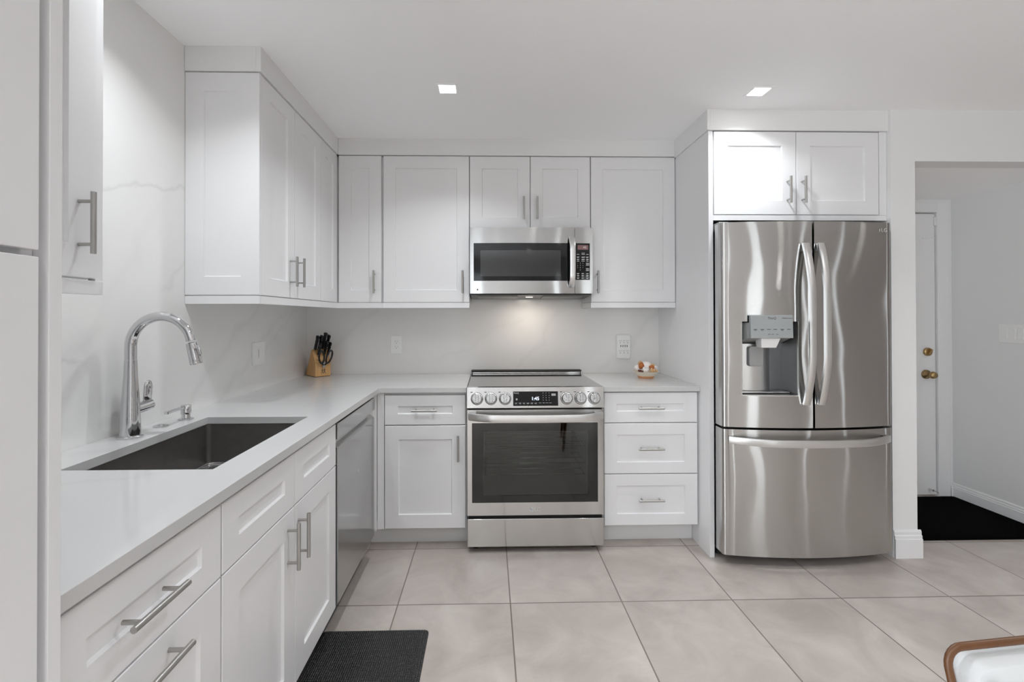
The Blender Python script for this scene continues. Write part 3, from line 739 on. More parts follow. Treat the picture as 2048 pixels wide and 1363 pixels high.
lump('seashell', 'cream shell leaning at the left rim of the small dish', 'shell', 'shell', (-0.050, 0.008, 0.061), 0.020, (0.9, 1, 1.15), 0.12, seed=6, rot=-0.5)
lump('dried_pod', 'bright rust-orange pod high on the left of the small dish', 'dried pod', 'rust', (-0.034, -0.018, 0.080), 0.0165, (1, 0.9, 1.05), 0.30, seed=7, rot=0.2)
lump('seashell', 'tan pointed shell behind the orange pod in the small dish', 'shell', 'tan', (-0.028, 0.018, 0.093), 0.014, (1.0, 0.8, 1.0), 0.30, seed=8, rot=0.8)
lump('dried_pod', 'rusty brown pod high on the right of the small dish', 'dried pod', 'rust', (0.032, -0.022, 0.070), 0.0135, (1.3, 0.9, 0.9), 0.30, seed=9, rot=0.4)
lump('seashell', 'tan shell behind the brown pod at the right of the small dish', 'shell', 'tan', (0.044, 0.0, 0.078), 0.0135, (1.1, 0.9, 0.9), 0.22, seed=10)
coil('seashell', 'long orange-tan shell lying at the front right of the small dish', 'shell', 'tan', (0.018, -0.044, 0.048), 0.0145, 0.052, 1.45, 4)
lump('dried_pod', 'dark maroon pod at the front left rim of the small dish', 'dried pod', 'darkpod', (-0.045, -0.040, 0.047), 0.012, (1.6, 0.7, 0.6), 0.15, seed=12, rot=0.3)

# ------------------------------------------------------------------ dishwasher
DY0, DY1 = -1.3305, -0.722
t = thing('dishwasher', 'grey stainless dishwasher in the left run by the corner', 'dishwasher', (0.0, 0.0, 0))
MB().box(0.05, 0.606, DY0+0.004, DY1-0.004, 0.10, CZ-CT-0.002).out('tub', 'darkgrey', t)
prof = [(0.608, 0.125), (0.634, 0.125), (0.637, 0.130), (0.637, 0.758), (0.633, 0.766), (0.615, 0.778), (0.610, 0.790), (0.614, 0.800), (0.638, 0.803), (0.640, 0.807), (0.640, 0.864), (0.637, 0.868), (0.608, 0.868)]
MB().prism([(x, z) for x, z in prof], 'y', DY0+0.003, DY1-0.003).out('door', 'dwsteel', t)
MB().box(0.555, 0.572, DY0+0.004, DY1-0.004, 0.0, 0.12).out('kick_plate', 'darkgrey', t)
MB().lathe([(0.0001, 0.6368), (0.006, 0.6368), (0.006, 0.6376), (0.0001, 0.6376)], (0, -1.03, 0.575), 'x', 16).out('badge', 'silver', t)
# corner return board beside the dishwasher
o = MB().box(0.590, 0.6085, DY1+0.002, -0.6305, ZB-0.004, CZ-CT-0.001).box(0.555, 0.572, DY1+0.002, -0.535, 0.0, ZB-0.004).box(0.5725, 0.630, -0.532, -0.515, 0.0, ZB-0.004).box(0.6085, 0.6290, -0.6500, -0.6305, ZB-0.004, CZ-CT-0.001).out('corner_filler', 'cab')
tag(o, 'narrow white filler board in the inside corner beside the dishwasher', 'cabinet panel')

# ------------------------------------------------------------------ range
RX0, RX1, RYF = 1.1362, 1.8922, -0.6765
t = thing('range', 'stainless slide-in electric range with black glass oven door', 'range', (0, 0, 0))
xm = (RX0+RX1)/2
# body as a shell around the oven cavity
CX0, CX1, CZ0, CZ1 = 1.225, 1.812, 0.305, 0.665
s = MB()
s.box(RX0, CX0, -0.625, -0.012, 0.035, 0.893).box(CX1, RX1, -0.625, -0.012, 0.035, 0.893).box(CX0, CX1, -0.625, -0.012, 0.035, CZ0).box(CX0, CX1, -0.625, -0.012, CZ1, 0.893).box(CX0, CX1, -0.10, -0.012, CZ0, CZ1)
s.out('body', 'ovencavity', t)
s = MB()
for z in (0.40, 0.465, 0.56):
    for k in range(5): s.tube([(CX0, -0.58+k*0.1, z), (CX1, -0.58+k*0.1, z)], 0.0028, 6)
    s.tube([(CX0+0.01, -0.58, z), (CX0+0.01, -0.13, z)], 0.003, 6).tube([(CX1-0.01, -0.58, z), (CX1-0.01, -0.13, z)], 0.003, 6)
s.out('oven_rack', 'chrome', t, smooth=True)
MB().box(RX0+0.002, RX1-0.002, -0.648, -0.056, 0.8935, 0.9145).out('cooktop', 'cooktop', t, bevel=0.002)
s = MB().box(RX0+0.004, RX1-0.004, -0.054, -0.006, 0.8935, 0.926)
vb = s.out('back_vent', 'blackmatte', t, bevel=0.002)
MB().box(RX0+0.010, RX1-0.010, -0.0562, -0.0542, 0.9165, 0.9235).out('vent_strip', 'steel_h', vb)
MB().box(RX0, RX1, -0.060, -0.004, 0.9265, 0.9365).out('vent_cap', 'blackmatte', vb, bevel=0.002)
# sloped control panel
pp = [(-0.628, 0.800), (-0.689, 0.800), (-0.690, 0.803), (-0.668, 0.902), (-0.660, 0.916), (-0.650, 0.9165), (-0.628, 0.9165), (-0.628, 0.916)]
pp = [(-0.628, 0.800), (-0.688, 0.800), (-0.690, 0.803), (-0.672, 0.893), (-0.668, 0.9115), (-0.660, 0.9155), (-0.6485, 0.9155), (-0.6485, 0.892), (-0.628, 0.892)]
cp_ = MB().prism(pp, 'x', RX0-0.001, RX1+0.001).out('control_panel', 'steel_h', t)
sl = Vector((0, 0.018, 0.090)).normalized(); nr = Vector((0, -sl.z, sl.y))
def on_panel(x, z, out=0.0):
    f = (z-0.803)/0.09
    return Vector((x, -0.690 + 0.018*f, z)) + nr*out
q = MB()
a, b2 = on_panel(1.390, 0.812, 0.0008), on_panel(1.638, 0.889, 0.0008)
q.ring_loft([[(1.390, a.y, a.z), (1.638, a.y, a.z), (1.638, b2.y, b2.z), (1.390, b2.y, b2.z)], [(1.390, a.y+.004, a.z), (1.638, a.y+.004, a.z), (1.638, b2.y+.004, b2.z), (1.390, b2.y+.004, b2.z)]])
dp = q.out('display', 'black', cp_)
for (xa, xb, za, zb_) in ((1.388, 1.390, .810, .891), (1.638, 1.640, .810, .891)):
    q = MB(); a, b2 = on_panel(xa, za, 0.0012), on_panel(xb, zb_, 0.0012)
    q.ring_loft([[(xa, a.y, a.z), (xb, a.y, a.z), (xb, b2.y, b2.z), (xa, b2.y, b2.z)], [(xa, a.y+.004, a.z), (xb, a.y+.004, a.z), (xb, b2.y+.004, b2.z), (xa, b2.y+.004, b2.z)]])
    q.out('bezel', 'chrome', cp_)
tilt = Matrix.Rotation(-math.atan2(0.018, 0.09), 4, 'X')
def panel_text(name, body, size, x, z, m, parent, out=0.0012):
    o = lettering(name, body, size, (0, 0, 0), m, parent)
    o.data.transform(Matrix.Translation(on_panel(x, z, out)) @ tilt)
    return o
panel_text('clock', '1:45', 0.026, 1.512, 0.850, 'digits', dp)
panel_text('lettering', 'ThinQ', 0.011, 1.407, 0.880, 'silver', dp)
s_items = [(1.405, 'Convect'), (1.428, 'Bake'), (1.449, 'Roast'), (1.471, 'Broil'), (1.493, 'Proof'), (1.514, 'Warm'), (1.538, 'Clean'), (1.559, 'Time'), (1.577, 'OK'), (1.595, 'Off')]
def print_bars(rows, name, m, parent, placer):
    q = MB()
    for (x, z, w, h) in rows:
        p = placer(x, z); u = Vector((w/2, 0, 0)); vv = placer(x, z+h/2) - placer(x, z-h/2); vv = vv/2
        f = [p-u-vv, p+u-vv, p+u+vv, p-u+vv]
        q.ring_loft([f, [v + Vector((0, 0.0006, 0)) for v in f]])
    return q.out(name, m, parent)
rows = []
for x, _ in s_items:
    rows.append((x, 0.8275, 0.014, 0.0022))
    if x < 1.53: rows.append((x, 0.8235, 0.010, 0.0022))
for i in range(3):
    for j in range(4): rows.append((1.556 + i*0.0165, 0.880 - j*0.0125, 0.003, 0.0035))
rows.append((1.409, 0.847, 0.009, 0.010)); rows.append((1.614, 0.871, 0.024, 0.012))
print_bars(rows, 'key_legends', 'greyplastic', dp, lambda x, z: on_panel(x, z, 0.0012))
for i, x in enumerate((1.190, 1.267, 1.345, 1.686, 1.763, 1.839)):
    k = MB().tube([on_panel(x, .8515, -0.001), on_panel(x, .8515, 0.006), on_panel(x, .8515, 0.008), on_panel(x, .8515, 0.026), on_panel(x, .8515, 0.029)], [0.0325, 0.0325, 0.0290, 0.0270, 0.0245], 28).out('knob', 'knobmetal', cp_, smooth='auto')
    c0 = on_panel(x, .8515, 0.031)
    g = MB(); uu = Vector((1, 0, 0)); 
    f = [c0 - uu*0.0075 - sl*0.025, c0 + uu*0.0075 - sl*0.025, c0 + uu*0.0075 + sl*0.025, c0 - uu*0.0075 + sl*0.025]
    g.ring_loft([[v - nr*0.004 for v in f], [v + nr*0.010 for v in f]]).out('grip', 'knobmetal', k, bevel=0.002)
    MB().tube([on_panel(x, .8515, 0.0012), on_panel(x, .8515, 0.0018)], [0.0345, 0.0345], 28).out('ring', 'darkgrey', k)
rows = [(x-0.03, 0.886, 0.012, 0.004) for x in (1.190, 1.267, 1.345, 1.686, 1.763, 1.839)]
print_bars(rows, 'knob_legends', 'darkgrey', cp_, lambda x, z: on_panel(x, z, 0.0008))
# black reveal under the panel
MB().box(RX0+0.004, RX1-0.004, -0.655, -0.626, 0.7905, 0.7995).out('reveal', 'blackmatte', t)
# oven door: stainless frame with a glass window
GX0, GX1, GZ0, GZ1 = 1.1620, 1.8600, 0.277, 0.716
s = MB().box(RX0, GX0, RYF, -0.628, 0.207, 0.789).box(GX1, RX1, RYF, -0.628, 0.207, 0.789).box(GX0, GX1, RYF, -0.628, 0.207, GZ0).box(GX0, GX1, RYF, -0.628, GZ1, 0.789)
bmesh.ops.remove_doubles(s.bm, verts=s.bm.verts, dist=1e-5)
dr = s.out('oven_door', 'steel_h', t)
MB().box(GX0, GX1, RYF+0.0015, RYF+0.0055, GZ0, GZ1).out('oven_window', 'ovenglass', dr)
s = MB().box(GX0, CX0, -0.655, -0.632, GZ0, GZ1).box(CX1, GX1, -0.655, -0.632, GZ0, GZ1).box(CX0, CX1, -0.655, -0.632, GZ0, CZ0).box(CX0, CX1, -0.655, -0.632, CZ1, GZ1)
s.out('window_border', 'ovenborder', dr)
# curved oven handle
pts = []
for k in range(25):
    f = k/24; x = RX0+0.012 + (RX1-RX0-0.024)*f; bow = 1-(2*f-1)**2
    pts.append((x, RYF-0.018-0.045*min(1, bow*1.9)**0.8, 0.757 - 0.006*bow))
h = MB().bar(pts, (0, 0, 1), 0.040, 0.018).out('door_handle', 'satin', dr, smooth='auto')
MB().box(RX0+0.004, RX0+0.05, RYF-0.022, RYF, 0.740, 0.775).box(RX1-0.05, RX1-0.004, RYF-0.022, RYF, 0.740, 0.775).out('handle_mounts', 'satin', h, bevel=0.004)
def lg_logo(cx, cz, yf, r, m, parent, label):
    q = MB()
    pts = [(cx + r*math.cos(a), yf-0.0004, cz + r*math.sin(a)) for a in [math.pi*2*k/28 for k in range(29)]]
    q.lathe([(r*0.80, yf), (r, yf), (r, yf-0.0006), (r*0.80, yf-0.0006)], (cx, 0, cz), 'y', 28)
    q.box(cx-r*0.10, cx+r*0.10, yf-0.0006, yf, cz-r*0.45, cz+r*0.45).box(cx-r*0.1, cx+r*0.35, yf-0.0006, yf, cz-r*0.50, cz-r*0.33).box(cx+r*0.12, cx+r*0.62, yf-0.0006, yf, cz-r*0.08, cz+r*0.10).box(cx-r*0.52, cx-r*0.24, yf-0.0006, yf, cz+r*0.14, cz+r*0.42)
    o = q.out('logo', m, parent); o['label'] = label
    lettering('lettering', 'LG', r*2.2, (cx+r*2.7, yf-0.0004, cz), m, parent)
lg_logo(1.490, 0.238, RYF, 0.0125, 'silver', dr, 'round emblem beside two letters')
MB().box(RX0+0.004, RX1-0.004, -0.650, -0.626, 0.189, 0.206).out('reveal', 'blackmatte', t)
s = MB().box(RX0, RX1, RYF, -0.628, 0.034, 0.188); s.out('storage_drawer', 'steel_h', t, bevel=0.003)
for x in (RX0+0.045, RX1-0.045):
    MB().lathe([(0.0001, 0.0), (0.018, 0.0), (0.018, 0.02), (0.012, 0.034), (0.0001, 0.034)], (x, -0.60, 0)).out('foot', 'blackmatte', t)

# ------------------------------------------------------------------ microwave
MX0, MX1, MZ0, MZ1 = 1.1395, 1.9010, 1.446, 1.8535
MYF = -0.378
t = thing('microwave', 'stainless over-the-range microwave with black window and control panel', 'microwave', (0, 0, 0))
MB().prism([(-0.002, 1.424), (-0.10, 1.424), (-0.335, 1.4395), (-0.335, MZ1), (-0.002, MZ1)], 'x', MX0+0.0015, MX1-0.0015).out('body', 'darkgrey', t)
xc = (MX0+MX1)/2
def mwy(x): return MYF - 0.014*(1-((x-xc)/0.381)**2)
def bowed(xa, xb, z0, z1, th, off, n=16):
    rings = []
    for k in range(n+1):
        x = xa + (xb-xa)*k/n; y = mwy(x) + off
        rings.append([(x, y, z0), (x, y, z1), (x, y+th, z1), (x, y+th, z0)])
    return MB().ring_loft(rings)
dr = bowed(MX0, 1.7865, MZ0, MZ1, 0.030, 0).out('door', 'steel_m', t, smooth='auto', )
cp = bowed(1.7885, MX1, MZ0, MZ1, 0.030, 0).out('control_panel', 'steel_m', t, smooth='auto')
bowed(MX0+0.004, MX1-0.004, MZ0+0.004, MZ1-0.004, 0.012, 0.031).out('front_seal', 'blackmatte', t)
bowed(1.163, 1.7862, 1.524, 1.757, 0.004, -0.0006).out('window', 'black', dr, smooth='auto')
kp = bowed(1.7888, 1.883, 1.530, 1.757, 0.004, -0.0006).out('keypad', 'black', cp, smooth='auto')
bowed(1.205, 1.700, 1.552, 1.712, 0.003, -0.0009).out('window_screen', mat('window_mesh', (0.030, 0.031, 0.031), 0.08, spec=0.6), dr, smooth='auto')
bowed(1.806, 1.872, 1.717, 1.745, 0.003, -0.0009, 4).out('display', 'mwdisp', kp)
lettering('clock', '1:45', 0.018, (1.845, mwy(1.845)-0.0012, 1.731), 'keytext', kp)
pl = lambda x, z: Vector((x, mwy(x)-0.0010, z))
rows = []
for j, z in enumerate((1.696, 1.688, 1.672, 1.658, 1.646)):
    for x, w in ((1.808, 0.016), (1.837, 0.028 if j != 2 else 0.034), (1.866, 0.018)):
        if not (j == 0 and x != 1.837): rows.append((x, z, w, 0.0026))
        if j in (2, 3): rows.append((x, z-0.004, w*0.7, 0.0022))
for z in (1.570, 1.557, 1.543):
    for x in (1.808, 1.837, 1.866): rows += [(x, z, 0.016, 0.0024), (x, z-0.0042, 0.012, 0.0022)]
print_bars(rows, 'key_legends', 'keytext', kp, pl)
for i in range(9):
    x, z = 1.806 + (i % 3)*0.0165, 1.633 - (i//3)*0.0138
    lettering('key_number', str(i+1), 0.0085, (x, mwy(x)-0.0010, z), 'keytext', kp)
lettering('key_number', '0', 0.0085, (1.8225, mwy(1.8225)-0.0010, 1.5916), 'keytext', kp)
for z in (1.627, 1.594):
    q = MB(); x0, x1, z0, z1 = 1.855, 1.878, z-0.0085, z+0.0085; y = mwy(1.866)-0.0012
    for r in ((x0, x1, z0, z0+.0013), (x0, x1, z1-.0013, z1), (x0, x0+.0013, z0, z1), (x1-.0013, x1, z0, z1), (x0+.004, x1-.004, z+.002, z+.0045), (x0+.004, x1-.004, z-.0045, z-.002)): q.box(r[0], r[1], y, y+0.001, r[2], r[3])
    q.out('key_outline', 'keytext', kp)
pts = []
for k in range(21):
    f = k/20; bow = 1-(2*f-1)**2
    pts.append((1.7655+0.002*bow, mwy(1.766)-0.012-0.034*min(1, bow*1.6)**0.8, 1.488+0.308*f))
h = MB().bar(pts, (1, 0, 0), 0.033, 0.014).out('door_handle', 'satin', dr, smooth='auto')
MB().box(1.756, 1.775, mwy(1.766)-0.014, mwy(1.766), 1.488, 1.515).box(1.756, 1.775, mwy(1.766)-0.014, mwy(1.766), 1.769, 1.796).out('handle_mounts', 'satin', h)
# underside: black intake grille, filter panels and cooktop lamp
s = MB().box(MX0+0.01, MX1-0.01, -0.372, -0.336, 1.438, 1.4455)
s.out('intake_grille', 'blackmatte', t)
Ms = Matrix.Translation((0, -0.215, 1.4308)) @ Matrix.Rotation(-math.atan2(0.0155, 0.235), 4, 'X')
for xa, xb in ((MX0+0.045, MX0+0.30), (MX1-0.30, MX1-0.045)):
    MB().box(xa, xb, -0.085, 0.085, -0.005, 0.001).xf(Ms).out('grease_filter', 'filter', t)
MB().box(xc-0.022, xc+0.022, -0.012, 0.012, -0.002, 0.001).xf(Ms).out('cooktop_lamp', 'cooklamp', t)
lt = bpy.data.lights.new('cooktop_lamp_light', 'AREA'); lt.energy = COOK_W; lt.size = 0.10; lt.size_y = 0.05; lt.shape = 'RECTANGLE'; lt.color = (1.0, 0.90, 0.78)
lo = bpy.data.objects.new('cooktop_lamp_light', lt); COL.objects.link(lo); lo.location = (xc, -0.215, 1.4235); lo.parent = t
MB().lathe([(0.0001, 0), (0.005, 0), (0.005, -0.0015), (0.0001, -0.0015)], (1.187, mwy(1.187), 1.470), 'y', 14).out('badge', 'print', dr)

# ------------------------------------------------------------------ refrigerator
FX0, FX1, FXC = 2.4800, 3.3860, 2.9330
def fy_(x): return -0.838 - 0.047*(1-((x-FXC)/0.453)**2)
t = thing('refrigerator', 'stainless french door refrigerator with water dispenser', 'refrigerator', (0, 0, 0))
MB().box(FX0+0.004, FX1-0.004, -0.715, -0.03, 0.045, 1.785).out('body', 'darkgrey', t)
FZ0, FZ1 = 0.726, 1.7955
FT = 0.10   # door thickness at its edges
def door_sheet(xa, xb, z0, z1, hole=None, round_left=False, round_right=False, n=14):
    """closed curved slab; hole = (x0,x1,z0,z1) left open in the front skin"""
    s = MB()
    xs = [xa + (xb-xa)*k/n for k in range(n+1)]
    zs = [z0, z1]
    if hole:
        xs = sorted(set([x for x in xs if min(abs(x-hole[0]), abs(x-hole[1])) > 0.008] + [hole[0], hole[1]]))
        zs = [z0, hole[2], hole[3], z1]
    R_ = 0.014
    def edge(x):
        d = 0.0
        if round_left and x-xa < R_: d = R_ - math.sqrt(max(0, R_*R_-(R_-(x-xa))**2))
        if round_right and xb-x < R_: d = R_ - math.sqrt(max(0, R_*R_-(R_-(xb-x))**2))
        return d
    extra = []
    if round_left: extra += [xa+R_*q for q in (0.07, 0.25, 0.55, 1.0)]
    if round_right: extra += [xb-R_*q for q in (0.07, 0.25, 0.55, 1.0)]
    xs = sorted(set(xs+extra))
    V = {(i, j): s.bm.verts.new((x, fy_(x)+edge(x), z)) for i, x in enumerate(xs) for j, z in enumerate(zs)}
    B = {(i, j): s.bm.verts.new((x, -0.722, z)) for i, x in enumerate(xs) for j, z in enumerate(zs) if j in (0, len(zs)-1) or i in (0, len(xs)-1)}
    nx, nz = len(xs)-1, len(zs)-1
    for i in range(nx):
        for j in range(nz):
            if hole and j == 1 and xs[i] >= hole[0]-1e-6 and xs[i+1] <= hole[1]+1e-6: continue
            s.bm.faces.new([V[i,j], V[i+1,j], V[i+1,j+1], V[i,j+1]])
        s.bm.faces.new([V[i,0], B[i,0], B[i+1,0], V[i+1,0]]); s.bm.faces.new([V[i,nz], V[i+1,nz], B[i+1,nz], B[i,nz]])
    for j in range(nz):
        s.bm.faces.new([V[0,j], V[0,j+1], B[0,j+1], B[0,j]]); s.bm.faces.new([V[nx,j], B[nx,j], B[nx,j+1], V[nx,j+1]])
    return s
HX0, HX1, HZ0, HZ1 = 2.574, 2.852, 0.894, 1.276
dl = door_sheet(FX0, 2.9275, FZ0, FZ1, (HX0, HX1, HZ0, HZ1), round_left=True).out('door', 'steel', t, smooth='auto')
dr = door_sheet(2.9385, FX1, FZ0, FZ1, round_right=True).out('door', 'steel', t, smooth='auto')
MB().box(2.929, 2.937, -0.80, -0.722, FZ0+0.01, FZ1-0.01).out('door_seal', 'blackmatte', t)
dw = door_sheet(FX0, FX1, 0.058, 0.714, round_left=True, round_right=True).out('freezer_drawer', 'steel', t, smooth='auto')
MB().box(FX0+0.02, FX1-0.02, -0.80, -0.716, 0.715, 0.725).out('drawer_seal', 'blackmatte', t)
# dispenser recess
s = MB(); yb = -0.752
def rr_(x0, x1, z0, z1, y=None):
    f = (lambda x: fy_(x)) if y is None else (lambda x: y)
    return [(x0, f(x0), z0), (x1, f(x1), z0), (x1, f(x1), z1), (x0, f(x0), z1)]
s.ring_loft([rr_(HX0, HX1, HZ0, HZ1), rr_(HX0+0.004, HX1-0.004, HZ0+0.004, HZ1-0.004, yb)], cap0=False)
rc = s.out('dispenser_recess', mat('recess_grey', (0.20, 0.20, 0.20), 0.25, 0.6), dl)
q = MB()
for (xa, xb, za, zb_) in ((HX0-0.004, HX0+0.001, HZ0-0.004, HZ1), (HX1-0.001, HX1+0.004, HZ0-0.004, HZ1), (HX0+0.001, HX1-0.001, HZ0-0.004, HZ0+0.001)):
    ya = fy_((xa+xb)/2) if xb-xa < 0.1 else None
    if ya is not None: q.box(xa, xb, ya-0.002, ya+0.006, za, zb_)
    else:
        rings = []
        for k in range(9):
            x = xa+(xb-xa)*k/8; rings.append([(x, fy_(x)-0.002, za), (x, fy_(x)+0.006, za), (x, fy_(x)+0.006, zb_), (x, fy_(x)-0.002, zb_)])
        q.ring_loft(rings)
q.out('dispenser_trim', 'satin', dl)
# curved light back plate inside the recess
rings = []
for k in range(13):
    f = k/12; x = HX0+0.014 + (0.190)*f; y = yb-0.004 - 0.030*math.sin(math.pi*min(1, f*1.02))**0.5
    rings.append([(x, y, HZ0+0.012), (x, y, HZ0+0.262), (x, y+0.004, HZ0+0.262), (x, y+0.004, HZ0+0.012)])
MB().ring_loft(rings).out('back_plate', 'satin', rc, smooth='auto')
MB().box(HX0+0.006, HX1-0.006, yb-0.075, yb-0.001, HZ0+0.0042, HZ0+0.010).out('drip_tray', 'satin', rc, bevel=0.002)
# control head
CP = (2.604, 2.826, 1.190, 1.309)
yt = fy_(2.715)-0.014
s = MB().ring_loft([[(CP[0], yt, CP[2]), (CP[1], yt, CP[2]), (CP[1], yt+0.004, CP[3]), (CP[0], yt+0.004, CP[3])], [(CP[0], yt+0.02, CP[2]), (CP[1], yt+0.02, CP[2]), (CP[1], yt+0.02, CP[3]), (CP[0], yt+0.02, CP[3])]])
ch = s.out('control_head', 'panelgrey', dl, bevel=0.002)
s = MB().ring_loft([[(CP[0], yt+0.02, CP[2]), (CP[1], yt+0.02, CP[2]), (CP[1], yt+0.02, HZ1-0.006), (CP[0], yt+0.02, HZ1-0.006)], [(CP[0]-0.02, yb, CP[2]-0.035), (CP[1]+0.01, yb, CP[2]-0.035), (CP[1]+0.01, yb, HZ1-0.006), (CP[0]-0.02, yb, HZ1-0.006)]])
s.out('head_housing', 'greyplastic', ch)
lettering('lettering', 'ThinQ', 0.017, (2.716, yt+0.0030, 1.293), 'print', ch)
lettering('lettering', 'LINEAR Inverter', 0.0085, (2.797, yt+0.0030, 1.293), 'print', ch)
pl = lambda x, z: Vector((x, yt+0.0032*(z-1.190)/0.119-0.0006, z))
rows = [(x, 1.236, 0.018, 0.0026) for x in (2.628, 2.664, 2.698, 2.732, 2.768, 2.803)] + [(x, 1.231, 0.012, 0.0022) for x in (2.628, 2.664, 2.768)] + [(2.700, 1.211, 0.012, .002), (2.718, 1.211, 0.012, .002), (2.742, 1.211, 0.012, .002)]
print_bars(rows, 'key_legends', 'print', ch, pl)
# spout funnel and paddle
s = MB().ring_loft([[(2.664, yt+0.012, 1.1895), (2.768, yt+0.012, 1.1895), (2.764, yt+0.075, 1.1895), (2.668, yt+0.075, 1.1895)], [(2.672, yt+0.022, 1.139), (2.750, yt+0.022, 1.139), (2.748, yt+0.075, 1.139), (2.674, yt+0.075, 1.139)]])
s.out('ice_chute', 'plastic', ch, bevel=0.003)
s = MB().ring_loft([[(x, yb-0.052, z) for x, z, _ in rrect(2.642, 2.716, 1.040, 1.142, 0.012, 0)], [(x, yb-0.036, z) for x, z, _ in rrect(2.640, 2.718, 1.036, 1.142, 0.012, 0)]])
s.out('paddle', 'greyplastic', rc, smooth='auto')
# vertical bow handles
for x0, par in ((2.8865, dl), (2.9640, dr)):
    pts = []; ye = fy_(x0)
    for k in range(29):
        f = k/28; bow = 1-(2*f-1)**2
        pts.append((x0 + (0.010 if par is dr else -0.004)*0, ye - 0.010 - 0.050*min(1, bow*1.25)**0.9, 0.850+0.828*f))
    h = MB().bar(pts, (1, 0, 0), 0.034, 0.016).out('handle', 'satin', par, smooth='auto', label='bowed vertical metal handle')
    MB().box(x0-0.012, x0+0.012, ye-0.012, ye+0.004, 0.853, 0.89).box(x0-0.012, x0+0.012, ye-0.012, ye+0.004, 1.638, 1.675).out('handle_mounts', 'darkgrey', h)
# freezer handle
pts = []
for k in range(33):
    f = k/32; x = 2.508 + 0.850*f; bow = 1-(2*f-1)**2
    pts.append((x, fy_(x) - 0.006 - 0.048*min(1, bow*1.5)**0.8, 0.661 - 0.004*bow))
h = MB().bar(pts, (0, 0, 1), 0.036, 0.016).out('handle', 'satin', dw, smooth='auto', label='bowed horizontal metal handle')
MB().box(2.512, 2.545, fy_(2.53)-0.010, fy_(2.53)+0.004, 0.647, 0.675).box(3.321, 3.354, fy_(2.53)-0.010, fy_(2.53)+0.004, 0.647, 0.675).out('handle_mounts', 'darkgrey', h)
lg_logo(3.303, 1.754, fy_(3.318)-0.0006, 0.0125, 'silver', dr, 'round emblem beside two letters')
for xa, xb in ((FX0-0.001, FX0+0.06), (FX1-0.06, FX1)):
    MB().box(xa+0.003, xb, -0.80, -0.66, 1.787, 1.807).out('hinge_cover', 'greyplastic', t, bevel=0.006)
for x in (FX0+0.05, FX1-0.10):
    MB().lathe([(0.0001, 0.0), (0.026, 0.0), (0.026, 0.018), (0.014, 0.022), (0.014, 0.046), (0.0001, 0.046)], (x, -0.69, 0)).out('foot', 'blackmatte', t)
MB().box(FX0+0.03, FX1-0.03, -0.70, -0.66, 0.012, 0.045).out('base_grille', 'blackmatte', t)

# ------------------------------------------------------------------ mats
s = MB(); s.ring_loft([rrect(0.565, 1.006, -2.20, -1.307, 0.02, 0.0005), rrect(0.565, 1.006, -2.20, -1.307, 0.02, 0.004), rrect(0.585, 0.986, -2.18, -1.327, 0.014, 0.016)])
tag(s.out('kitchen_mat', 'rubber'), 'black textured rubber mat on the tiles before the sink cabinet', 'mat')
s = MB(); s.ring_loft([rrect(XP1+0.022, XH-0.022, -0.598, 0.030, 0.015, 0.0005), rrect(XP1+0.022, XH-0.022, -0.598, 0.030, 0.015, 0.008), rrect(XP1+0.028, XH-0.028, -0.592, 0.024, 0.012, 0.011)])
tag(s.out('entry_rug', 'rug'), 'solid black rug filling the hallway floor before the entry door', 'rug')

# ------------------------------------------------------------------ dining chair (right foreground)
t = thing('dining_chair', 'wood-framed white upholstered chair at the bottom right corner', 'chair', (2.2085, -2.555, 0), math.radians(6))
# local: x across, y to the back (0 = back plane at top), seat extends to -y
hw, zt = 0.262, 0.803
def back_pt(x, z):
    lean = (zt - z)*0.16
    return Vector((x, 0.012*(x/hw)**2 - lean, z))
loop = []
def arc(cx, cz, r, a0, a1, n=6): return [(cx + r*math.cos(math.radians(a0+(a1-a0)*k/n)), cz + r*math.sin(math.radians(a0+(a1-a0)*k/n))) for k in range(n+1)]
outl = [(-hw+0.035, 0.40), (-hw+0.012, 0.60)] + arc(-hw+0.026, zt-0.026, 0.026, 180, 90) + arc(hw-0.026, zt-0.026, 0.026, 90, 0) + [(hw-0.012, 0.60), (hw-0.035, 0.40)]
MB().tube([back_pt(x, z) for x, z in outl], 0.0062, 14, squash=((0, 1, 0), (0.75, 1.0))).out('back_frame', 'wood', t, smooth=True)
# padded back
rings = []
for y0, ins in ((0.010, 0.020), (0.012, 0.012), (-0.004, 0.0115), (-0.022, 0.016), (-0.030, 0.034)):
    pr = []
    for x, z, _ in rrect(-hw+ins, hw-ins, 0.47+ins, zt-ins, 0.032, 0, 6):
        p = back_pt(x, z); pr.append((p.x*(1-0.03*(zt-z)), p.y+y0, p.z))
    rings.append(pr)
bk = MB().ring_loft(rings).out('backrest', 'leather', t, smooth='auto')
cv = [back_pt(x, z) + Vector((0, -0.0335, 0)) for x, z in ((-hw+0.026, zt-0.030), (-hw+0.044, zt-0.038), (-hw+0.062, zt-0.054), (-hw+0.078, zt-0.085), (-hw+0.086, zt-0.16))]
MB().tube(cv, 0.0045, 8).out('seam', 'leather', bk, smooth=True)
s = MB(); rings = []
for z, ins in ((0.415, 0.010), (0.425, 0.0), (0.455, 0.0), (0.472, 0.012), (0.478, 0.04)):
    rings.append([(x, y, z) for x, y, _ in rrect(-hw+0.01+ins, hw-0.01-ins, -0.56+ins, -0.075-ins, 0.05, 0, 6)])
s.ring_loft(rings); s.out('seat', 'leather', t, smooth='auto')
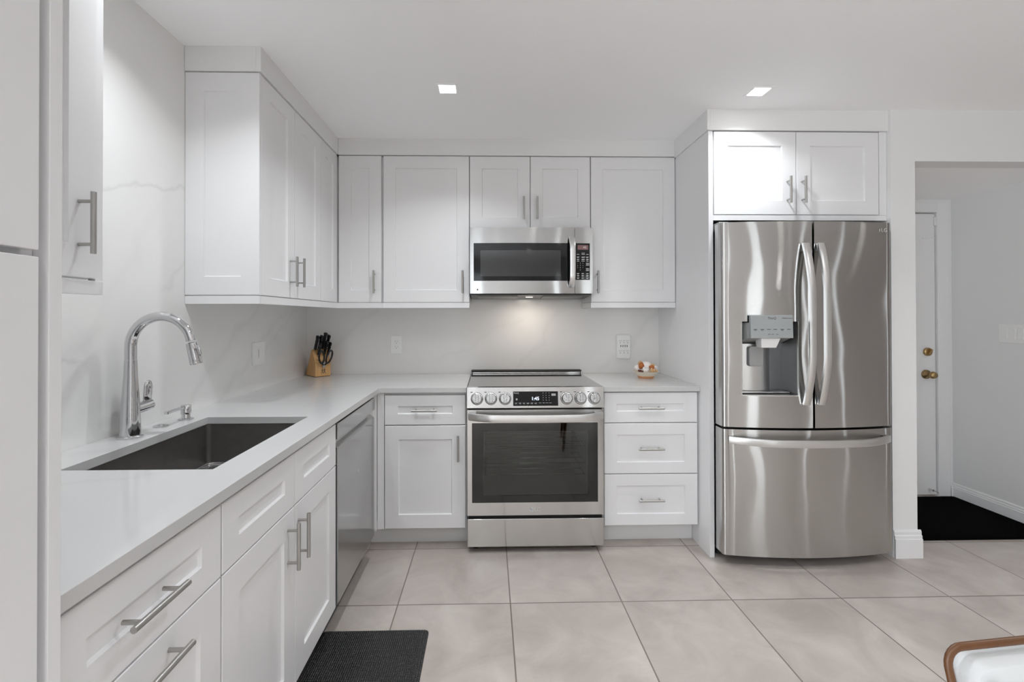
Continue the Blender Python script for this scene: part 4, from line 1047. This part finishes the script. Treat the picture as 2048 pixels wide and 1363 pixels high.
s = MB(); s.ring_loft([rrect(-hw+0.03, hw-0.03, -0.545, -0.08, 0.04, 0.375), rrect(-hw+0.03, hw-0.03, -0.545, -0.08, 0.04, 0.4145)]); s.out('seat_rail', 'darkwood', t)
for sx, y0, y1 in ((-1, -0.50, -0.53), (1, -0.50, -0.53), (-1, -0.10, -0.05), (1, -0.10, -0.05)):
    MB().tube([(sx*(hw-0.055), y0, 0.376), (sx*(hw-0.025), y1, 0.0)], [0.019, 0.012], 12).out('leg', 'darkwood', t, smooth='auto')

# ------------------------------------------------------------------ recessed ceiling lights
def downlight(x, y, label, group=None, z=H, w=DOWNLIGHT_W, spread=128):
    t = thing('recessed_light', label, 'ceiling light', (x, y, z), 0, group)
    s = MB(); s.cells([-0.052, -0.040, 0.040, 0.052], [-0.052, -0.040, 0.040, 0.052], lambda i, j: not (i == 1 and j == 1), -0.004, -0.0003); s.out('trim_ring', 'ceil', t, bevel=0.001)
    s = MB(); s.ring_loft([rrect(-0.040, 0.040, -0.040, 0.040, 0.012, -0.0030), rrect(-0.040, 0.040, -0.040, 0.040, 0.012, -0.0006)]); s.out('lens', 'lamp', t)
    l = bpy.data.lights.new('downlight', 'AREA'); l.shape = 'SQUARE'; l.size = 0.075; l.energy = w; l.color = (0.94, 0.985, 1.03); l.spread = math.radians(spread)
    lo = bpy.data.objects.new('downlight', l); COL.objects.link(lo); lo.parent = t; lo.location = (0, 0, -0.006)
downlight(1.055, -0.966, 'square recessed ceiling light above the range, left of the two in view', w=4.6)
downlight(2.604, -0.967, 'square recessed ceiling light before the refrigerator, right of the two in view', w=3.3)
FILL_W = 9.5  # unseen ceiling lights added for fill, except the one over the sink
for x, y, w in ((0.42, -1.85, 4.2), (1.70, -1.95, FILL_W*0.42), (3.45, -2.35, FILL_W*0.50), (1.05, -4.3, FILL_W), (2.6, -4.5, FILL_W), (4.3, -3.9, FILL_W*0.7), (1.9, -5.4, FILL_W), (3.8, -5.4, FILL_W), (4.8, -2.0, FILL_W*0.35)):
    downlight(x, y, 'square recessed ceiling light further back in the room', 'recessed lights behind the camera', w=w)
